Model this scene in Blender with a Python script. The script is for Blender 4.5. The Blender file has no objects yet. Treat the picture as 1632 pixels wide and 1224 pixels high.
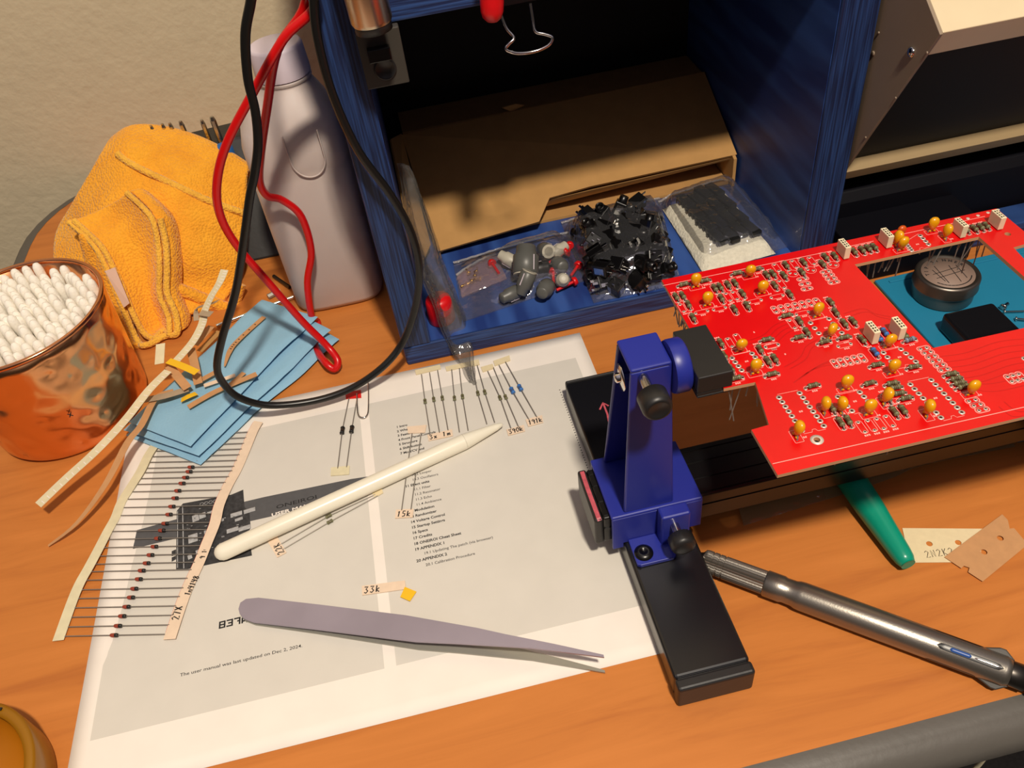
import bpy, bmesh, math, random
from mathutils import Vector, Matrix, Euler, noise
random.seed(7)
R_ = random.Random(11)
S = bpy.context.scene
COL = S.collection
MM = 0.001

# ---------------------------------------------------------------- camera, world, light, exposure
FPX = 1300.0
CAM = Vector((195.35, -161.98, 337.44))                 # mm, desk top is z = 0
EUL = Euler((0.795092, 0.108753, -0.203764), 'XYZ')
RM = EUL.to_matrix()
cd = bpy.data.cameras.new('camera'); cam = bpy.data.objects.new('camera', cd); COL.objects.link(cam)
cam.location = CAM * MM; cam.rotation_euler = EUL
cd.sensor_fit = 'HORIZONTAL'; cd.sensor_width = 36.0; cd.lens = FPX / 1632 * 36.0
cd.clip_start = 0.01; cd.clip_end = 20
S.camera = cam
S.view_settings.view_transform = 'Standard'; S.view_settings.look = 'None'
S.view_settings.gamma = 1.0; S.view_settings.use_curve_mapping = False
S.view_settings.exposure = 0.0
W = bpy.data.worlds.new('world'); S.world = W; W.use_nodes = True
_wn = W.node_tree; _bg = _wn.nodes['Background']
_tc = _wn.nodes.new('ShaderNodeTexCoord'); _sx = _wn.nodes.new('ShaderNodeSeparateXYZ'); _cr = _wn.nodes.new('ShaderNodeValToRGB')
_wn.links.new(_tc.outputs['Generated'], _sx.inputs[0]); _wn.links.new(_sx.outputs['Z'], _cr.inputs[0]); _wn.links.new(_cr.outputs[0], _bg.inputs[0])
_e = _cr.color_ramp.elements                            # dim room: pale ceiling overhead, dark walls all round
_e[0].position = 0.25; _e[0].color = (0.10, 0.08, 0.07, 1); _e[1].position = 0.85; _e[1].color = (1.0, 0.88, 1.0, 1)
_bg.inputs[1].default_value = 0.34

def lamp(name, kind, loc, power, color, radius, aim=None, size=0.0, blend=0.0, scale=(1, 1, 1), roll=0.0):
    ld = bpy.data.lights.new(name, kind); ld.energy = power; ld.color = color; ld.shadow_soft_size = radius
    lo = bpy.data.objects.new(name, ld); COL.objects.link(lo); lo.location = loc
    if aim:
        ld.spot_size = math.radians(size); ld.spot_blend = blend; lo.scale = scale
        lo.rotation_euler = (Vector(aim) - Vector(loc)).to_track_quat('-Z', 'Y').to_euler()
    return lo
lamp('ceiling_bulb', 'POINT', (0.340, -0.480, 1.200), 68.0, (1.0, 0.885, 0.73), 0.042)

# ---------------------------------------------------------------- pixel of the photograph -> point on a plane (mm)
def ray(x, y):
    return RM @ Vector(((x - 816) / FPX, -(y - 612) / FPX, -1.0))
def at(x, y, z=0.0):
    d = ray(x, y); return CAM + d * ((z - CAM.z) / d.z)
def aty(x, y, Y):
    d = ray(x, y); return CAM + d * ((Y - CAM.y) / d.y)
def atx(x, y, X):
    d = ray(x, y); return CAM + d * ((X - CAM.x) / d.x)

# ---------------------------------------------------------------- materials
def lin(c):
    return tuple(((v / 255) / 12.92 if v / 255 <= 0.04045 else ((v / 255 + 0.055) / 1.055) ** 2.4) for v in c) + (1,)
def mat(name, rgb, rough=0.5, metal=0.0, var=0.0, vscale=60, bump=0.0, bscale=300, spec=0.5, trans=0.0, alpha=1.0, coat=0.0, sss=0.0, stretch=None):
    m = bpy.data.materials.new(name); m.use_nodes = True
    nt = m.node_tree; b = nt.nodes['Principled BSDF']
    c = lin(rgb); b.inputs['Base Color'].default_value = c
    b.inputs['Roughness'].default_value = rough; b.inputs['Metallic'].default_value = metal
    b.inputs['Specular IOR Level'].default_value = spec
    if trans: b.inputs['Transmission Weight'].default_value = trans
    if coat: b.inputs['Coat Weight'].default_value = coat; b.inputs['Coat Roughness'].default_value = 0.15
    if sss:
        b.inputs['Subsurface Weight'].default_value = sss; b.inputs['Subsurface Radius'].default_value = (0.014, 0.012, 0.010)
    tc = nt.nodes.new('ShaderNodeTexCoord'); mp = nt.nodes.new('ShaderNodeMapping')
    nt.links.new(tc.outputs['Object'], mp.inputs[0])
    if stretch: mp.inputs['Scale'].default_value = stretch
    n = nt.nodes.new('ShaderNodeTexNoise'); n.inputs['Scale'].default_value = vscale; n.inputs['Detail'].default_value = 4
    nt.links.new(mp.outputs[0], n.inputs['Vector'])
    r = nt.nodes.new('ShaderNodeValToRGB')
    k = 1 - max(var, 0.02); r.color_ramp.elements[0].color = (c[0] * k, c[1] * k, c[2] * k, 1)
    k = 1 + max(var, 0.02); r.color_ramp.elements[1].color = tuple(min(1, v * k) for v in c[:3]) + (1,)
    r.color_ramp.elements[0].position = 0.3; r.color_ramp.elements[1].position = 0.7
    nt.links.new(n.outputs['Fac'], r.inputs[0]); nt.links.new(r.outputs[0], b.inputs['Base Color'])
    if bump:
        n2 = nt.nodes.new('ShaderNodeTexNoise'); n2.inputs['Scale'].default_value = bscale; n2.inputs['Detail'].default_value = 3
        nt.links.new(mp.outputs[0], n2.inputs['Vector'])
        bp = nt.nodes.new('ShaderNodeBump'); bp.inputs['Strength'].default_value = bump; bp.inputs['Distance'].default_value = 0.001
        nt.links.new(n2.outputs['Fac'], bp.inputs['Height']); nt.links.new(bp.outputs[0], b.inputs['Normal'])
    return m

def film(name, haze=(0.8, 0.8, 0.85), hz=0.04, gl=0.16, rough=0.07):
    m = bpy.data.materials.new(name); m.use_nodes = True; nt = m.node_tree; nt.nodes.clear()
    out = nt.nodes.new('ShaderNodeOutputMaterial')
    t = nt.nodes.new('ShaderNodeBsdfTransparent'); g = nt.nodes.new('ShaderNodeBsdfGlossy'); d = nt.nodes.new('ShaderNodeBsdfDiffuse')
    g.inputs['Roughness'].default_value = rough; d.inputs['Color'].default_value = haze + (1,)
    lw = nt.nodes.new('ShaderNodeLayerWeight'); lw.inputs['Blend'].default_value = 0.25
    ma = nt.nodes.new('ShaderNodeMath'); ma.operation = 'MULTIPLY_ADD'; ma.inputs[1].default_value = 0.55; ma.inputs[2].default_value = gl
    nt.links.new(lw.outputs['Fresnel'], ma.inputs[0])
    m1 = nt.nodes.new('ShaderNodeMixShader'); m1.inputs[0].default_value = hz
    nt.links.new(t.outputs[0], m1.inputs[1]); nt.links.new(d.outputs[0], m1.inputs[2])
    m2 = nt.nodes.new('ShaderNodeMixShader'); nt.links.new(ma.outputs[0], m2.inputs[0])
    nt.links.new(m1.outputs[0], m2.inputs[1]); nt.links.new(g.outputs[0], m2.inputs[2])
    nt.links.new(m2.outputs[0], out.inputs[0])
    tc = nt.nodes.new('ShaderNodeTexCoord'); n = nt.nodes.new('ShaderNodeTexNoise'); n.inputs['Scale'].default_value = 75; n.inputs['Detail'].default_value = 2.5
    nt.links.new(tc.outputs['Object'], n.inputs['Vector'])
    bp = nt.nodes.new('ShaderNodeBump'); bp.inputs['Strength'].default_value = 1.0; bp.inputs['Distance'].default_value = 0.004
    nt.links.new(n.outputs['Fac'], bp.inputs['Height']); nt.links.new(bp.outputs[0], g.inputs['Normal'])
    return m

def wood_desk():
    m = bpy.data.materials.new('desk_wood'); m.use_nodes = True; nt = m.node_tree; b = nt.nodes['Principled BSDF']
    tc = nt.nodes.new('ShaderNodeTexCoord'); mp = nt.nodes.new('ShaderNodeMapping'); mp.inputs['Scale'].default_value = (1.6, 16, 16)
    nt.links.new(tc.outputs['Object'], mp.inputs[0])
    n = nt.nodes.new('ShaderNodeTexNoise'); n.inputs['Scale'].default_value = 5; n.inputs['Detail'].default_value = 8; n.inputs['Distortion'].default_value = 0.7
    n.inputs['Roughness'].default_value = 0.62
    nt.links.new(mp.outputs[0], n.inputs['Vector'])
    r = nt.nodes.new('ShaderNodeValToRGB'); e = r.color_ramp.elements
    e[0].position = 0.28; e[0].color = lin((180, 106, 50)); e[1].position = 0.7; e[1].color = lin((206, 128, 62))
    x = e.new(0.47); x.color = lin((196, 120, 56))
    nt.links.new(n.outputs['Fac'], r.inputs[0]); nt.links.new(r.outputs[0], b.inputs['Base Color'])
    b.inputs['Roughness'].default_value = 0.42; b.inputs['Specular IOR Level'].default_value = 0.3
    return m

def ply_blue(name, axis):
    # blue stained plywood; the plies show as stripes across `axis` on the cut edges only
    m = bpy.data.materials.new(name); m.use_nodes = True; nt = m.node_tree; b = nt.nodes['Principled BSDF']
    tc = nt.nodes.new('ShaderNodeTexCoord')
    mp = nt.nodes.new('ShaderNodeMapping'); nt.links.new(tc.outputs['Object'], mp.inputs[0])
    mp.inputs['Scale'].default_value = {'x': (1, .03, .03), 'z': (.03, .03, 1), 'g': (0.15, 0.02, 0.15)}[axis]
    n = nt.nodes.new('ShaderNodeTexNoise'); n.inputs['Scale'].default_value = 900 if axis != 'g' else 500
    n.inputs['Detail'].default_value = 1.5
    nt.links.new(mp.outputs[0], n.inputs['Vector'])
    r = nt.nodes.new('ShaderNodeValToRGB'); e = r.color_ramp.elements
    e[0].position = 0.40; e[0].color = lin((20, 36, 78)); e[1].position = 0.62; e[1].color = lin((42, 72, 128))
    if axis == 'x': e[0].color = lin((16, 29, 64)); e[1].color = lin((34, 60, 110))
    if axis == 'g': e[0].color = lin((30, 54, 118)); e[1].color = lin((52, 86, 156))
    nt.links.new(n.outputs['Fac'], r.inputs[0]); nt.links.new(r.outputs[0], b.inputs['Base Color'])
    b.inputs['Roughness'].default_value = 0.5
    bp = nt.nodes.new('ShaderNodeBump'); bp.inputs['Strength'].default_value = 0.4; bp.inputs['Distance'].default_value = 0.001
    nt.links.new(n.outputs['Fac'], bp.inputs['Height']); nt.links.new(bp.outputs[0], b.inputs['Normal'])
    return m

def hammered():
    m = mat('hammered_copper', (236, 172, 120), 0.21, 1.0); nt = m.node_tree; b = nt.nodes['Principled BSDF']
    tc = nt.nodes.new('ShaderNodeTexCoord'); v = nt.nodes.new('ShaderNodeTexVoronoi'); v.feature = 'SMOOTH_F1'
    v.inputs['Scale'].default_value = 84; v.inputs['Smoothness'].default_value = 0.9
    nt.links.new(tc.outputs['Object'], v.inputs['Vector'])
    bp = nt.nodes.new('ShaderNodeBump'); bp.inputs['Strength'].default_value = 0.5; bp.inputs['Distance'].default_value = 0.004
    nt.links.new(v.outputs['Distance'], bp.inputs['Height']); nt.links.new(bp.outputs[0], b.inputs['Normal'])
    return m

def terry(name, rgb):
    m = mat(name, rgb, 0.95, var=0.10, vscale=70, spec=0.1); nt = m.node_tree; b = nt.nodes['Principled BSDF']
    b.inputs['Sheen Weight'].default_value = 0.25
    tc = nt.nodes.new('ShaderNodeTexCoord'); v = nt.nodes.new('ShaderNodeTexVoronoi'); v.inputs['Scale'].default_value = 620
    nt.links.new(tc.outputs['Object'], v.inputs['Vector'])
    bp = nt.nodes.new('ShaderNodeBump'); bp.inputs['Strength'].default_value = 0.8; bp.inputs['Distance'].default_value = 0.0012; bp.invert = True
    nt.links.new(v.outputs['Distance'], bp.inputs['Height']); nt.links.new(bp.outputs[0], b.inputs['Normal'])
    return m

M = dict(
    wood=wood_desk(), edge=mat('grey_edge_band', (92, 88, 82), 0.45, bump=0.1),
    wall=mat('wall_paint', (216, 200, 168), 0.9, var=0.02, bump=0.75, bscale=140, spec=0.2),
    floor=mat('dark_carpet', (30, 27, 26), 0.95, var=0.3, vscale=200, bump=0.5),
    paper=mat('white_paper', (240, 232, 222), 0.8, var=0.01, spec=0.15), grey_print=mat('pale_grey_print', (214, 209, 199), 0.8, spec=0.15),
    ink=mat('black_ink', (30, 30, 32), 0.7), grey_ink=mat('dark_grey_print', (84, 84, 86), 0.7, var=0.06, vscale=300),
    pcb_print=mat('printed_board_picture', (52, 52, 54), 0.7, var=0.5, vscale=420), lt_ink=mat('light_grey_print', (172, 172, 172), 0.7, var=0.2, vscale=500),
    px=ply_blue('blue_plywood_upright_edge', 'x'), pz=ply_blue('blue_plywood_level_edge', 'z'), pg=ply_blue('blue_plywood_face', 'g'),
    card=mat('brown_cardboard', (186, 142, 88), 0.85, var=0.05, vscale=90, spec=0.15), black=mat('black_board', (14, 13, 13), 0.7),
    red=mat('red_solder_mask', (212, 9, 14), 0.26, var=0.06, vscale=45, spec=0.5), fr4=mat('board_edge', (214, 160, 118), 0.6),
    silk=mat('white_silkscreen', (246, 168, 160), 0.6), pad=mat('tinned_pad', (226, 214, 200), 0.35, 0.3), hole=mat('drilled_hole', (60, 20, 16), 0.6),
    res=mat('olive_resistor', (116, 116, 82), 0.35, var=0.3, vscale=900), resb=mat('blue_resistor', (58, 118, 190), 0.4, var=0.2, vscale=900),
    resg=mat('grey_blue_resistor', (120, 140, 160), 0.4, var=0.2, vscale=900),
    band=mat('resistor_band', (70, 46, 26), 0.5), lead=mat('tinned_wire', (150, 144, 136), 0.4, 0.5), cap=mat('yellow_dipped', (226, 160, 10), 0.25, spec=0.6),
    capo=mat('orange_dipped', (200, 84, 20), 0.3), filmc=mat('cream_plastic', (232, 220, 186), 0.4), 
    blue=mat('blue_plastic', (36, 46, 142), 0.38, bump=0.03), bkpl=mat('black_plastic', (34, 33, 33), 0.42, bump=0.05), bkmt=mat('black_satin_metal', (19, 19, 23), 0.3, spec=0.6),
    bkgl=mat('black_anodised', (12, 11, 12), 0.3), pink=mat('pink_paint_mark', (190, 84, 96), 0.5, var=0.2, vscale=400), steel=mat('steel', (200, 196, 190), 0.22, 1.0),
    chrome=mat('chrome', (230, 226, 220), 0.12, 1.0), gun=mat('gunmetal', (146, 140, 130), 0.34, 0.85, bump=0.05, bscale=1500), gund=mat('dark_gunmetal', (74, 70, 66), 0.36, 0.9),
    blued=mat('tinted_titanium', (160, 152, 168), 0.36, 0.35, var=0.10, vscale=25), steeld=mat('brushed_steel', (160, 158, 148), 0.4, 0.45),
    stylus=mat('white_plastic', (240, 234, 214), 0.25, spec=0.5), green=mat('green_plastic', (12, 150, 122), 0.28), 
    copper=hammered(), copper_s=mat('smooth_copper', (228, 158, 112), 0.16, 1.0), cotton=mat('cotton', (246, 240, 228), 0.95, sss=0.0, bump=0.3, bscale=900), stick=mat('swab_stick', (236, 226, 206), 0.7),
    orange=terry('orange_terry', (255, 172, 50)), hem=terry('orange_hem', (250, 186, 70)), tagm=mat('pale_label', (226, 190, 168), 0.7),
    bcloth=mat('blue_cloth', (142, 186, 212), 0.9, var=0.04, vscale=40, bump=0.25, bscale=700, spec=0.1), 
    bottle=mat('milky_plastic', (212, 198, 192), 0.5, sss=0.8, trans=0.10), capm=mat('white_cap', (222, 208, 218), 0.4), 
    redc=mat('red_cable', (206, 14, 16), 0.3), bkc=mat('black_cable', (22, 21, 20), 0.32), tape=mat('paper_tape', (226, 210, 170), 0.8, var=0.04, vscale=300),
    tapeb=mat('brown_paper_tape', (196, 146, 98), 0.8, var=0.06, vscale=200), tapew=mat('white_paper_tape', (222, 212, 176), 0.8, var=0.06, vscale=200), tapeg=mat('grey_tape', (170, 150, 124), 0.6, var=0.06, vscale=200),
    tapek=mat('pink_paper_tape', (232, 208, 182), 0.8, var=0.04, vscale=300), yel=mat('yellow_tape', (240, 190, 30), 0.6), redt=mat('red_tape', (224, 20, 18), 0.5),
    glassred=mat('diode_glass', (150, 60, 40), 0.15, spec=0.8), film=film('clear_film'), seal=film('zip_seal_film', (.8, .8, .85), .3, .15), filmd=film('smoky_film', (0.22, 0.20, 0.17), 0.14, 0.04), filmp=film('pink_film', (0.75, 0.5, 0.55), 0.25, 0.06),
    kgrey=mat('grey_knob', (92, 92, 88), 0.4), klight=mat('pale_knob', (190, 184, 168), 0.45), kred=mat('red_knob', (214, 18, 24), 0.35),
    foam=mat('white_foam', (226, 220, 200), 0.9, var=0.08, vscale=500, bump=1.0, bscale=450), ic=mat('chip_black', (26, 26, 25), 0.4), 
    case=mat('cream_enamel', (226, 208, 172), 0.35), cheek=mat('painted_steel', (150, 132, 112), 0.45), navy=mat('navy_wood', (7, 7, 15), 0.6, spec=0.2), mat_=mat('teal_silicone', (34, 130, 166), 0.5),
    tin=mat('tin_metal', (120, 112, 104), 0.38, 0.9), tinl=mat('tin_label', (150, 126, 112), 0.6), amber=mat('amber_plastic', (150, 100, 14), 0.3), amberc=mat('amber_disc', (176, 104, 8), 0.45),
    brush=mat('brushed_nickel', (206, 190, 166), 0.28, 1.0), dgrey=mat('dark_grey_plastic', (62, 58, 52), 0.5),
)

# ---------------------------------------------------------------- mesh building (all in mm, world coordinates)
class MB:
    def __init__(s): s.v = []; s.f = []; s.m = []; s.sm = []
    def add(s, vs, fs, mi=0, smooth=False):
        o = len(s.v); s.v += [Vector(p) for p in vs]
        for f in fs: s.f.append([i + o for i in f]); s.m.append(mi); s.sm.append(smooth)
        return s
    def box(s, x0, x1, y0, y1, z0, z1, mi=0, rz=0.0):
        c = Vector(((x0 + x1) / 2, (y0 + y1) / 2, 0)); rot = Matrix.Rotation(rz, 3, 'Z')
        vs = [c + rot @ (Vector((x, y, z)) - c) for z in (z0, z1) for x, y in ((x0, y0), (x1, y0), (x1, y1), (x0, y1))]
        return s.add(vs, [(3, 2, 1, 0), (4, 5, 6, 7), (0, 1, 5, 4), (1, 2, 6, 5), (2, 3, 7, 6), (3, 0, 4, 7)], mi)
    def hexa(s, b, t, mi=0):
        return s.add(list(b) + list(t), [(3, 2, 1, 0), (4, 5, 6, 7), (0, 1, 5, 4), (1, 2, 6, 5), (2, 3, 7, 6), (3, 0, 4, 7)], mi)
    def prism(s, poly, d, mi=0):
        n = len(poly); d = Vector(d); p = [Vector(q) for q in poly]
        return s.add(p + [q + d for q in p], [list(range(n))[::-1], list(range(n, 2 * n))] + [(i, (i + 1) % n, n + (i + 1) % n, n + i) for i in range(n)], mi)
    def tube(s, pts, r, seg=8, mi=0, closed=False, smooth=True):
        P = [Vector(p) for p in pts]; n = len(P); rs = r if isinstance(r, (list, tuple)) else [r] * n
        T = [((P[(i + 1) % n] - P[i - 1]) if closed else (P[min(i + 1, n - 1)] - P[max(i - 1, 0)])).normalized() for i in range(n)]
        u = T[0].orthogonal().normalized(); vs = []; fs = []
        for i in range(n):
            u = (u - T[i] * u.dot(T[i])).normalized(); w = T[i].cross(u)
            vs += [P[i] + (u * math.cos(2 * math.pi * k / seg) + w * math.sin(2 * math.pi * k / seg)) * rs[i] for k in range(seg)]
        for i in range(n if closed else n - 1):
            for k in range(seg):
                a, b = i * seg + k, i * seg + (k + 1) % seg; c = ((i + 1) % n) * seg
                fs.append((a, b, c + (k + 1) % seg, c + k))
        s.add(vs, fs, mi, smooth)
        if not closed: s.add(vs[:seg], [list(range(seg))[::-1]], mi); s.add(vs[-seg:], [list(range(seg))], mi)
        return s
    def lathe(s, prof, o=(0, 0, 0), ax=(0, 0, 1), seg=32, mi=0, smooth=True, sx=1.0, cap=True):
        o = Vector(o); w = Vector(ax).normalized(); u = Vector((1, 0, 0)) if abs(w.x) < 0.9 else Vector((0, 1, 0))
        u = (u - w * u.dot(w)).normalized(); v = w.cross(u); vs = []; fs = []
        for r, h in prof: vs += [o + w * h + (u * math.cos(2 * math.pi * k / seg) * sx + v * math.sin(2 * math.pi * k / seg)) * max(r, 1e-4) for k in range(seg)]
        for i in range(len(prof) - 1):
            for k in range(seg):
                a, b = i * seg + k, i * seg + (k + 1) % seg
                fs.append((a, b, b + seg, a + seg))
        s.add(vs, fs, mi, smooth)
        if cap and prof[0][0] > 0.01: s.add(vs[:seg], [list(range(seg))[::-1]], mi)
        if cap and prof[-1][0] > 0.01: s.add(vs[-seg:], [list(range(seg))], mi)
        return s
    def ribbon(s, pts, w, t=0.15, mi=0, up=(0, 0, 1), smooth=True):
        P = [Vector(p) for p in pts]; n = len(P); up = Vector(up); vs = []; fs = []
        for i in range(n):
            T = (P[min(i + 1, n - 1)] - P[max(i - 1, 0)]).normalized(); d = T.cross(up)
            d = d.normalized() if d.length > 1e-6 else Vector((1, 0, 0)); nn = d.cross(T).normalized()
            wi = w[i] if isinstance(w, (list, tuple)) else w
            vs += [P[i] - d * wi / 2, P[i] + d * wi / 2, P[i] + d * wi / 2 + nn * t, P[i] - d * wi / 2 + nn * t]
        for i in range(n - 1):
            a = i * 4; b = a + 4
            fs += [(a, a + 1, b + 1, b)[::-1], (a + 1, a + 2, b + 2, b + 1)[::-1], (a + 2, a + 3, b + 3, b + 2)[::-1], (a + 3, a, b, b + 3)[::-1]]
        fs += [(0, 1, 2, 3), (4 * n - 1, 4 * n - 2, 4 * n - 3, 4 * n - 4)]
        return s.add(vs, fs, mi)
    def grid(s, rows, mi=0, smooth=True):
        nc = len(rows[0]); vs = [p for r in rows for p in r]
        return s.add(vs, [(i * nc + j, i * nc + j + 1, (i + 1) * nc + j + 1, (i + 1) * nc + j) for i in range(len(rows) - 1) for j in range(nc - 1)], mi, smooth)
    def build(s, name, mats, parent=None, org=None, bevel=0, seg=2, mods=()):
        if parent is not None: org = ORG[parent.name]
        elif org is None:
            xs = [(min(v[i] for v in s.v), max(v[i] for v in s.v)) for i in range(3)]
            org = Vector(((xs[0][0] + xs[0][1]) / 2, (xs[1][0] + xs[1][1]) / 2, xs[2][0]))
        org = Vector(org)
        me = bpy.data.meshes.new(name); me.from_pydata([((v - org) * MM)[:] for v in s.v], [], s.f)
        for mm in (mats if isinstance(mats, (list, tuple)) else [mats]): me.materials.append(mm)
        me.polygons.foreach_set('material_index', s.m); me.polygons.foreach_set('use_smooth', s.sm); me.update()
        o = bpy.data.objects.new(name, me); COL.objects.link(o); ORG[o.name] = org
        if parent is not None: o.parent = parent
        else: o.location = org * MM
        if bevel:
            b = o.modifiers.new('bevel', 'BEVEL'); b.width = bevel * MM; b.segments = seg; b.limit_method = 'ANGLE'; b.angle_limit = math.radians(40)
        for k, kw in mods:
            md = o.modifiers.new(k.lower(), k)
            for a, val in kw.items(): setattr(md, a, val)
        return o
ORG = {}
def thing(name, label, cat, org, group=None):
    o = bpy.data.objects.new(name, None); COL.objects.link(o); o.location = Vector(org) * MM; o.empty_display_size = 0.01
    ORG[o.name] = Vector(org); return tag(o, label, cat, group)
def tag(o, label, cat, group=None, kind=None):
    o['label'] = label; o['category'] = cat
    if group: o['group'] = group
    if kind: o['kind'] = kind
    return o
def struct(o, label=None):
    o['kind'] = 'structure'
    if label: o['label'] = label
    return o
def inst(proto, mtx, parent=None, label=None, group=None, root=True):
    """copy of an object and of its children; mtx in mm relative to the parent"""
    c = proto.copy(); COL.objects.link(c)
    if root:
        c.parent = parent; mt = mtx.copy(); mt.translation = mt.translation * MM; c.matrix_basis = mt
        if label: c['label'] = label
        if group: c['group'] = group
    else: c.parent = parent
    for ch in proto.children: inst(ch, None, c, root=False)
    return c
def smooth_path(pts, k=8):
    P = [Vector(p) for p in pts]; out = []
    for i in range(len(P) - 1):
        a, b, c, d = P[max(i - 1, 0)], P[i], P[i + 1], P[min(i + 2, len(P) - 1)]
        for j in range(k):
            t = j / k
            out.append(0.5 * ((2 * b) + (c - a) * t + (2 * a - 5 * b + 4 * c - d) * t * t + (3 * b - a - 3 * c + d) * t ** 3))
    return out + [P[-1]]
def smooth_grid(rows, k=4):
    r2 = [smooth_path(r, k) for r in rows]
    cols = [smooth_path([r[j] for r in r2], k) for j in range(len(r2[0]))]
    return [[cols[j][i] for j in range(len(cols))] for i in range(len(cols[0]))]
def frame(o, ax, roll=0.0):
    """matrix whose local z runs along ax"""
    q = Vector(ax).normalized().to_track_quat('Z', 'Y'); m = q.to_matrix() @ Matrix.Rotation(roll, 3, 'Z')
    m = m.to_4x4(); m.translation = Vector(o); return m

_tc = {}
def text_geo(txt, bold=False):
    key = (txt, bold)
    if key not in _tc:
        cu = bpy.data.curves.new('t', 'FONT'); cu.body = txt; cu.size = 1.0; cu.resolution_u = 2
        cu.offset = 0.008
        if bold: cu.offset = 0.03
        o = bpy.data.objects.new('t', cu); COL.objects.link(o)
        me = bpy.data.meshes.new_from_object(o.evaluated_get(bpy.context.evaluated_depsgraph_get()))
        _tc[key] = ([v.co.copy() for v in me.vertices], [list(p.vertices) for p in me.polygons])
        bpy.data.objects.remove(o); bpy.data.curves.remove(cu); bpy.data.meshes.remove(me)
    return _tc[key]
def put_text(mb, txt, o, size, ux=(1, 0, 0), uy=(0, 1, 0), mi=0, bold=False, width=None):
    vs, fs = text_geo(txt, bold); ux, uy, o = Vector(ux), Vector(uy), Vector(o)
    sx = size
    if width: sx = width / max(v.x for v in vs)
    mb.add([o + ux * v.x * sx + uy * v.y * size for v in vs], fs, mi)
GL = {'0': [[(.3, 1), (.05, .6), (.2, 0), (.5, .3), (.5, .8), (.3, 1)]], '1': [[(.15, .8), (.32, 1), (.22, 0)]], '2': [[(.05, .8), (.3, 1), (.5, .75), (.05, 0), (.55, .05)]],
      '3': [[(.05, .95), (.5, .95), (.25, .6), (.5, .3), (.25, 0), (.02, .15)]], '4': [[(.1, 1), (.05, .5), (.5, .5)], [(.42, 1), (.35, 0)]], '5': [[(.5, 1), (.15, 1), (.1, .6), (.45, .5), (.4, .1), (.05, 0)]],
      '6': [[(.45, 1), (.1, .5), (.15, .05), (.45, .15), (.4, .45), (.12, .4)]], '7': [[(.05, 1), (.5, 1), (.2, 0)]], '8': [[(.3, .5), (.08, .8), (.3, 1), (.48, .8), (.3, .5), (.08, .2), (.3, 0), (.5, .2), (.3, .5)]], '9': [[(.48, .8), (.25, 1), (.08, .75), (.3, .55), (.48, .8), (.35, 0)]],
      'x': [[(.05, .55), (.45, 0)], [(.45, .55), (.05, 0)]], 'X': [[(.05, 1), (.5, 0)], [(.5, 1), (.02, 0)]], 'k': [[(.12, 1), (.05, 0)], [(.45, .6), (.1, .3), (.45, 0)]], 'K': [[(.1, 1), (.05, 0)], [(.5, 1), (.08, .45), (.5, 0)]],
      'm': [[(.05, 0), (.08, .5), (.25, .55), (.28, 0)], [(.28, .4), (.45, .55), (.5, 0)]], 'M': [[(.02, 0), (.1, 1), (.3, .4), (.5, 1), (.58, 0)]], 'n': [[(.08, .55), (.05, 0)], [(.08, .4), (.35, .55), (.4, 0)]], 'N': [[(.05, 0), (.1, 1), (.45, 0), (.5, 1)]],
      'R': [[(.08, 0), (.1, 1), (.45, .85), (.1, .5), (.5, 0)]], 'S': [[(.5, .9), (.2, 1), (.1, .65), (.45, .4), (.35, .05), (.02, .1)]], 's': [[(.4, .5), (.12, .5), (.35, .2), (.05, .02)]], '&': [[(.5, 0), (.15, .75), (.3, 1), (.4, .8), (.05, .25), (.25, 0), (.5, .35)]], '/': [[(.1, 0), (.4, 1)]], '.': [[(.2, 0), (.25, .08)]]}
def hand(mb, txt, o, size, ux, uy, w=0.4, mi=0, gap=0.72, up=(0, 0, 1)):
    ux, uy, o = Vector(ux).normalized(), Vector(uy).normalized(), Vector(o); x = 0
    for ch in txt:
        if ch in GL:
            for st in GL[ch]: mb.ribbon([o + ux * (x + p[0]) * size + uy * p[1] * size for p in st], w, 0.03, mi, up)
        x += gap
def curve2d(polys, z, t):
    """filled outline with holes, z..z+t (mm) -> MB, side faces get material 1"""
    cu = bpy.data.curves.new('c', 'CURVE'); cu.dimensions = '2D'; cu.fill_mode = 'BOTH'; cu.extrude = t / 2
    for poly in polys:
        sp = cu.splines.new('POLY'); sp.points.add(len(poly) - 1); sp.use_cyclic_u = True
        for i, q in enumerate(poly): sp.points[i].co = (q[0], q[1], 0, 1)
    o = bpy.data.objects.new('c', cu); COL.objects.link(o)
    me = bpy.data.meshes.new_from_object(o.evaluated_get(bpy.context.evaluated_depsgraph_get()))
    mb = MB(); vs = [Vector((v.co.x, v.co.y, v.co.z + z + t / 2)) for v in me.vertices]
    for p in me.polygons: pass
    mb.add(vs, [list(p.vertices) for p in me.polygons]); mb.m = [0 if abs(p.normal.z) > 0.5 else 1 for p in me.polygons]
    bpy.data.objects.remove(o); bpy.data.curves.remove(cu); bpy.data.meshes.remove(me)
    return mb
def circle(cx, cy, r, n=16): return [(cx + r * math.cos(2 * math.pi * k / n), cy + r * math.sin(2 * math.pi * k / n)) for k in range(n)]
Z3 = Vector((0, 0, 1))

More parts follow.
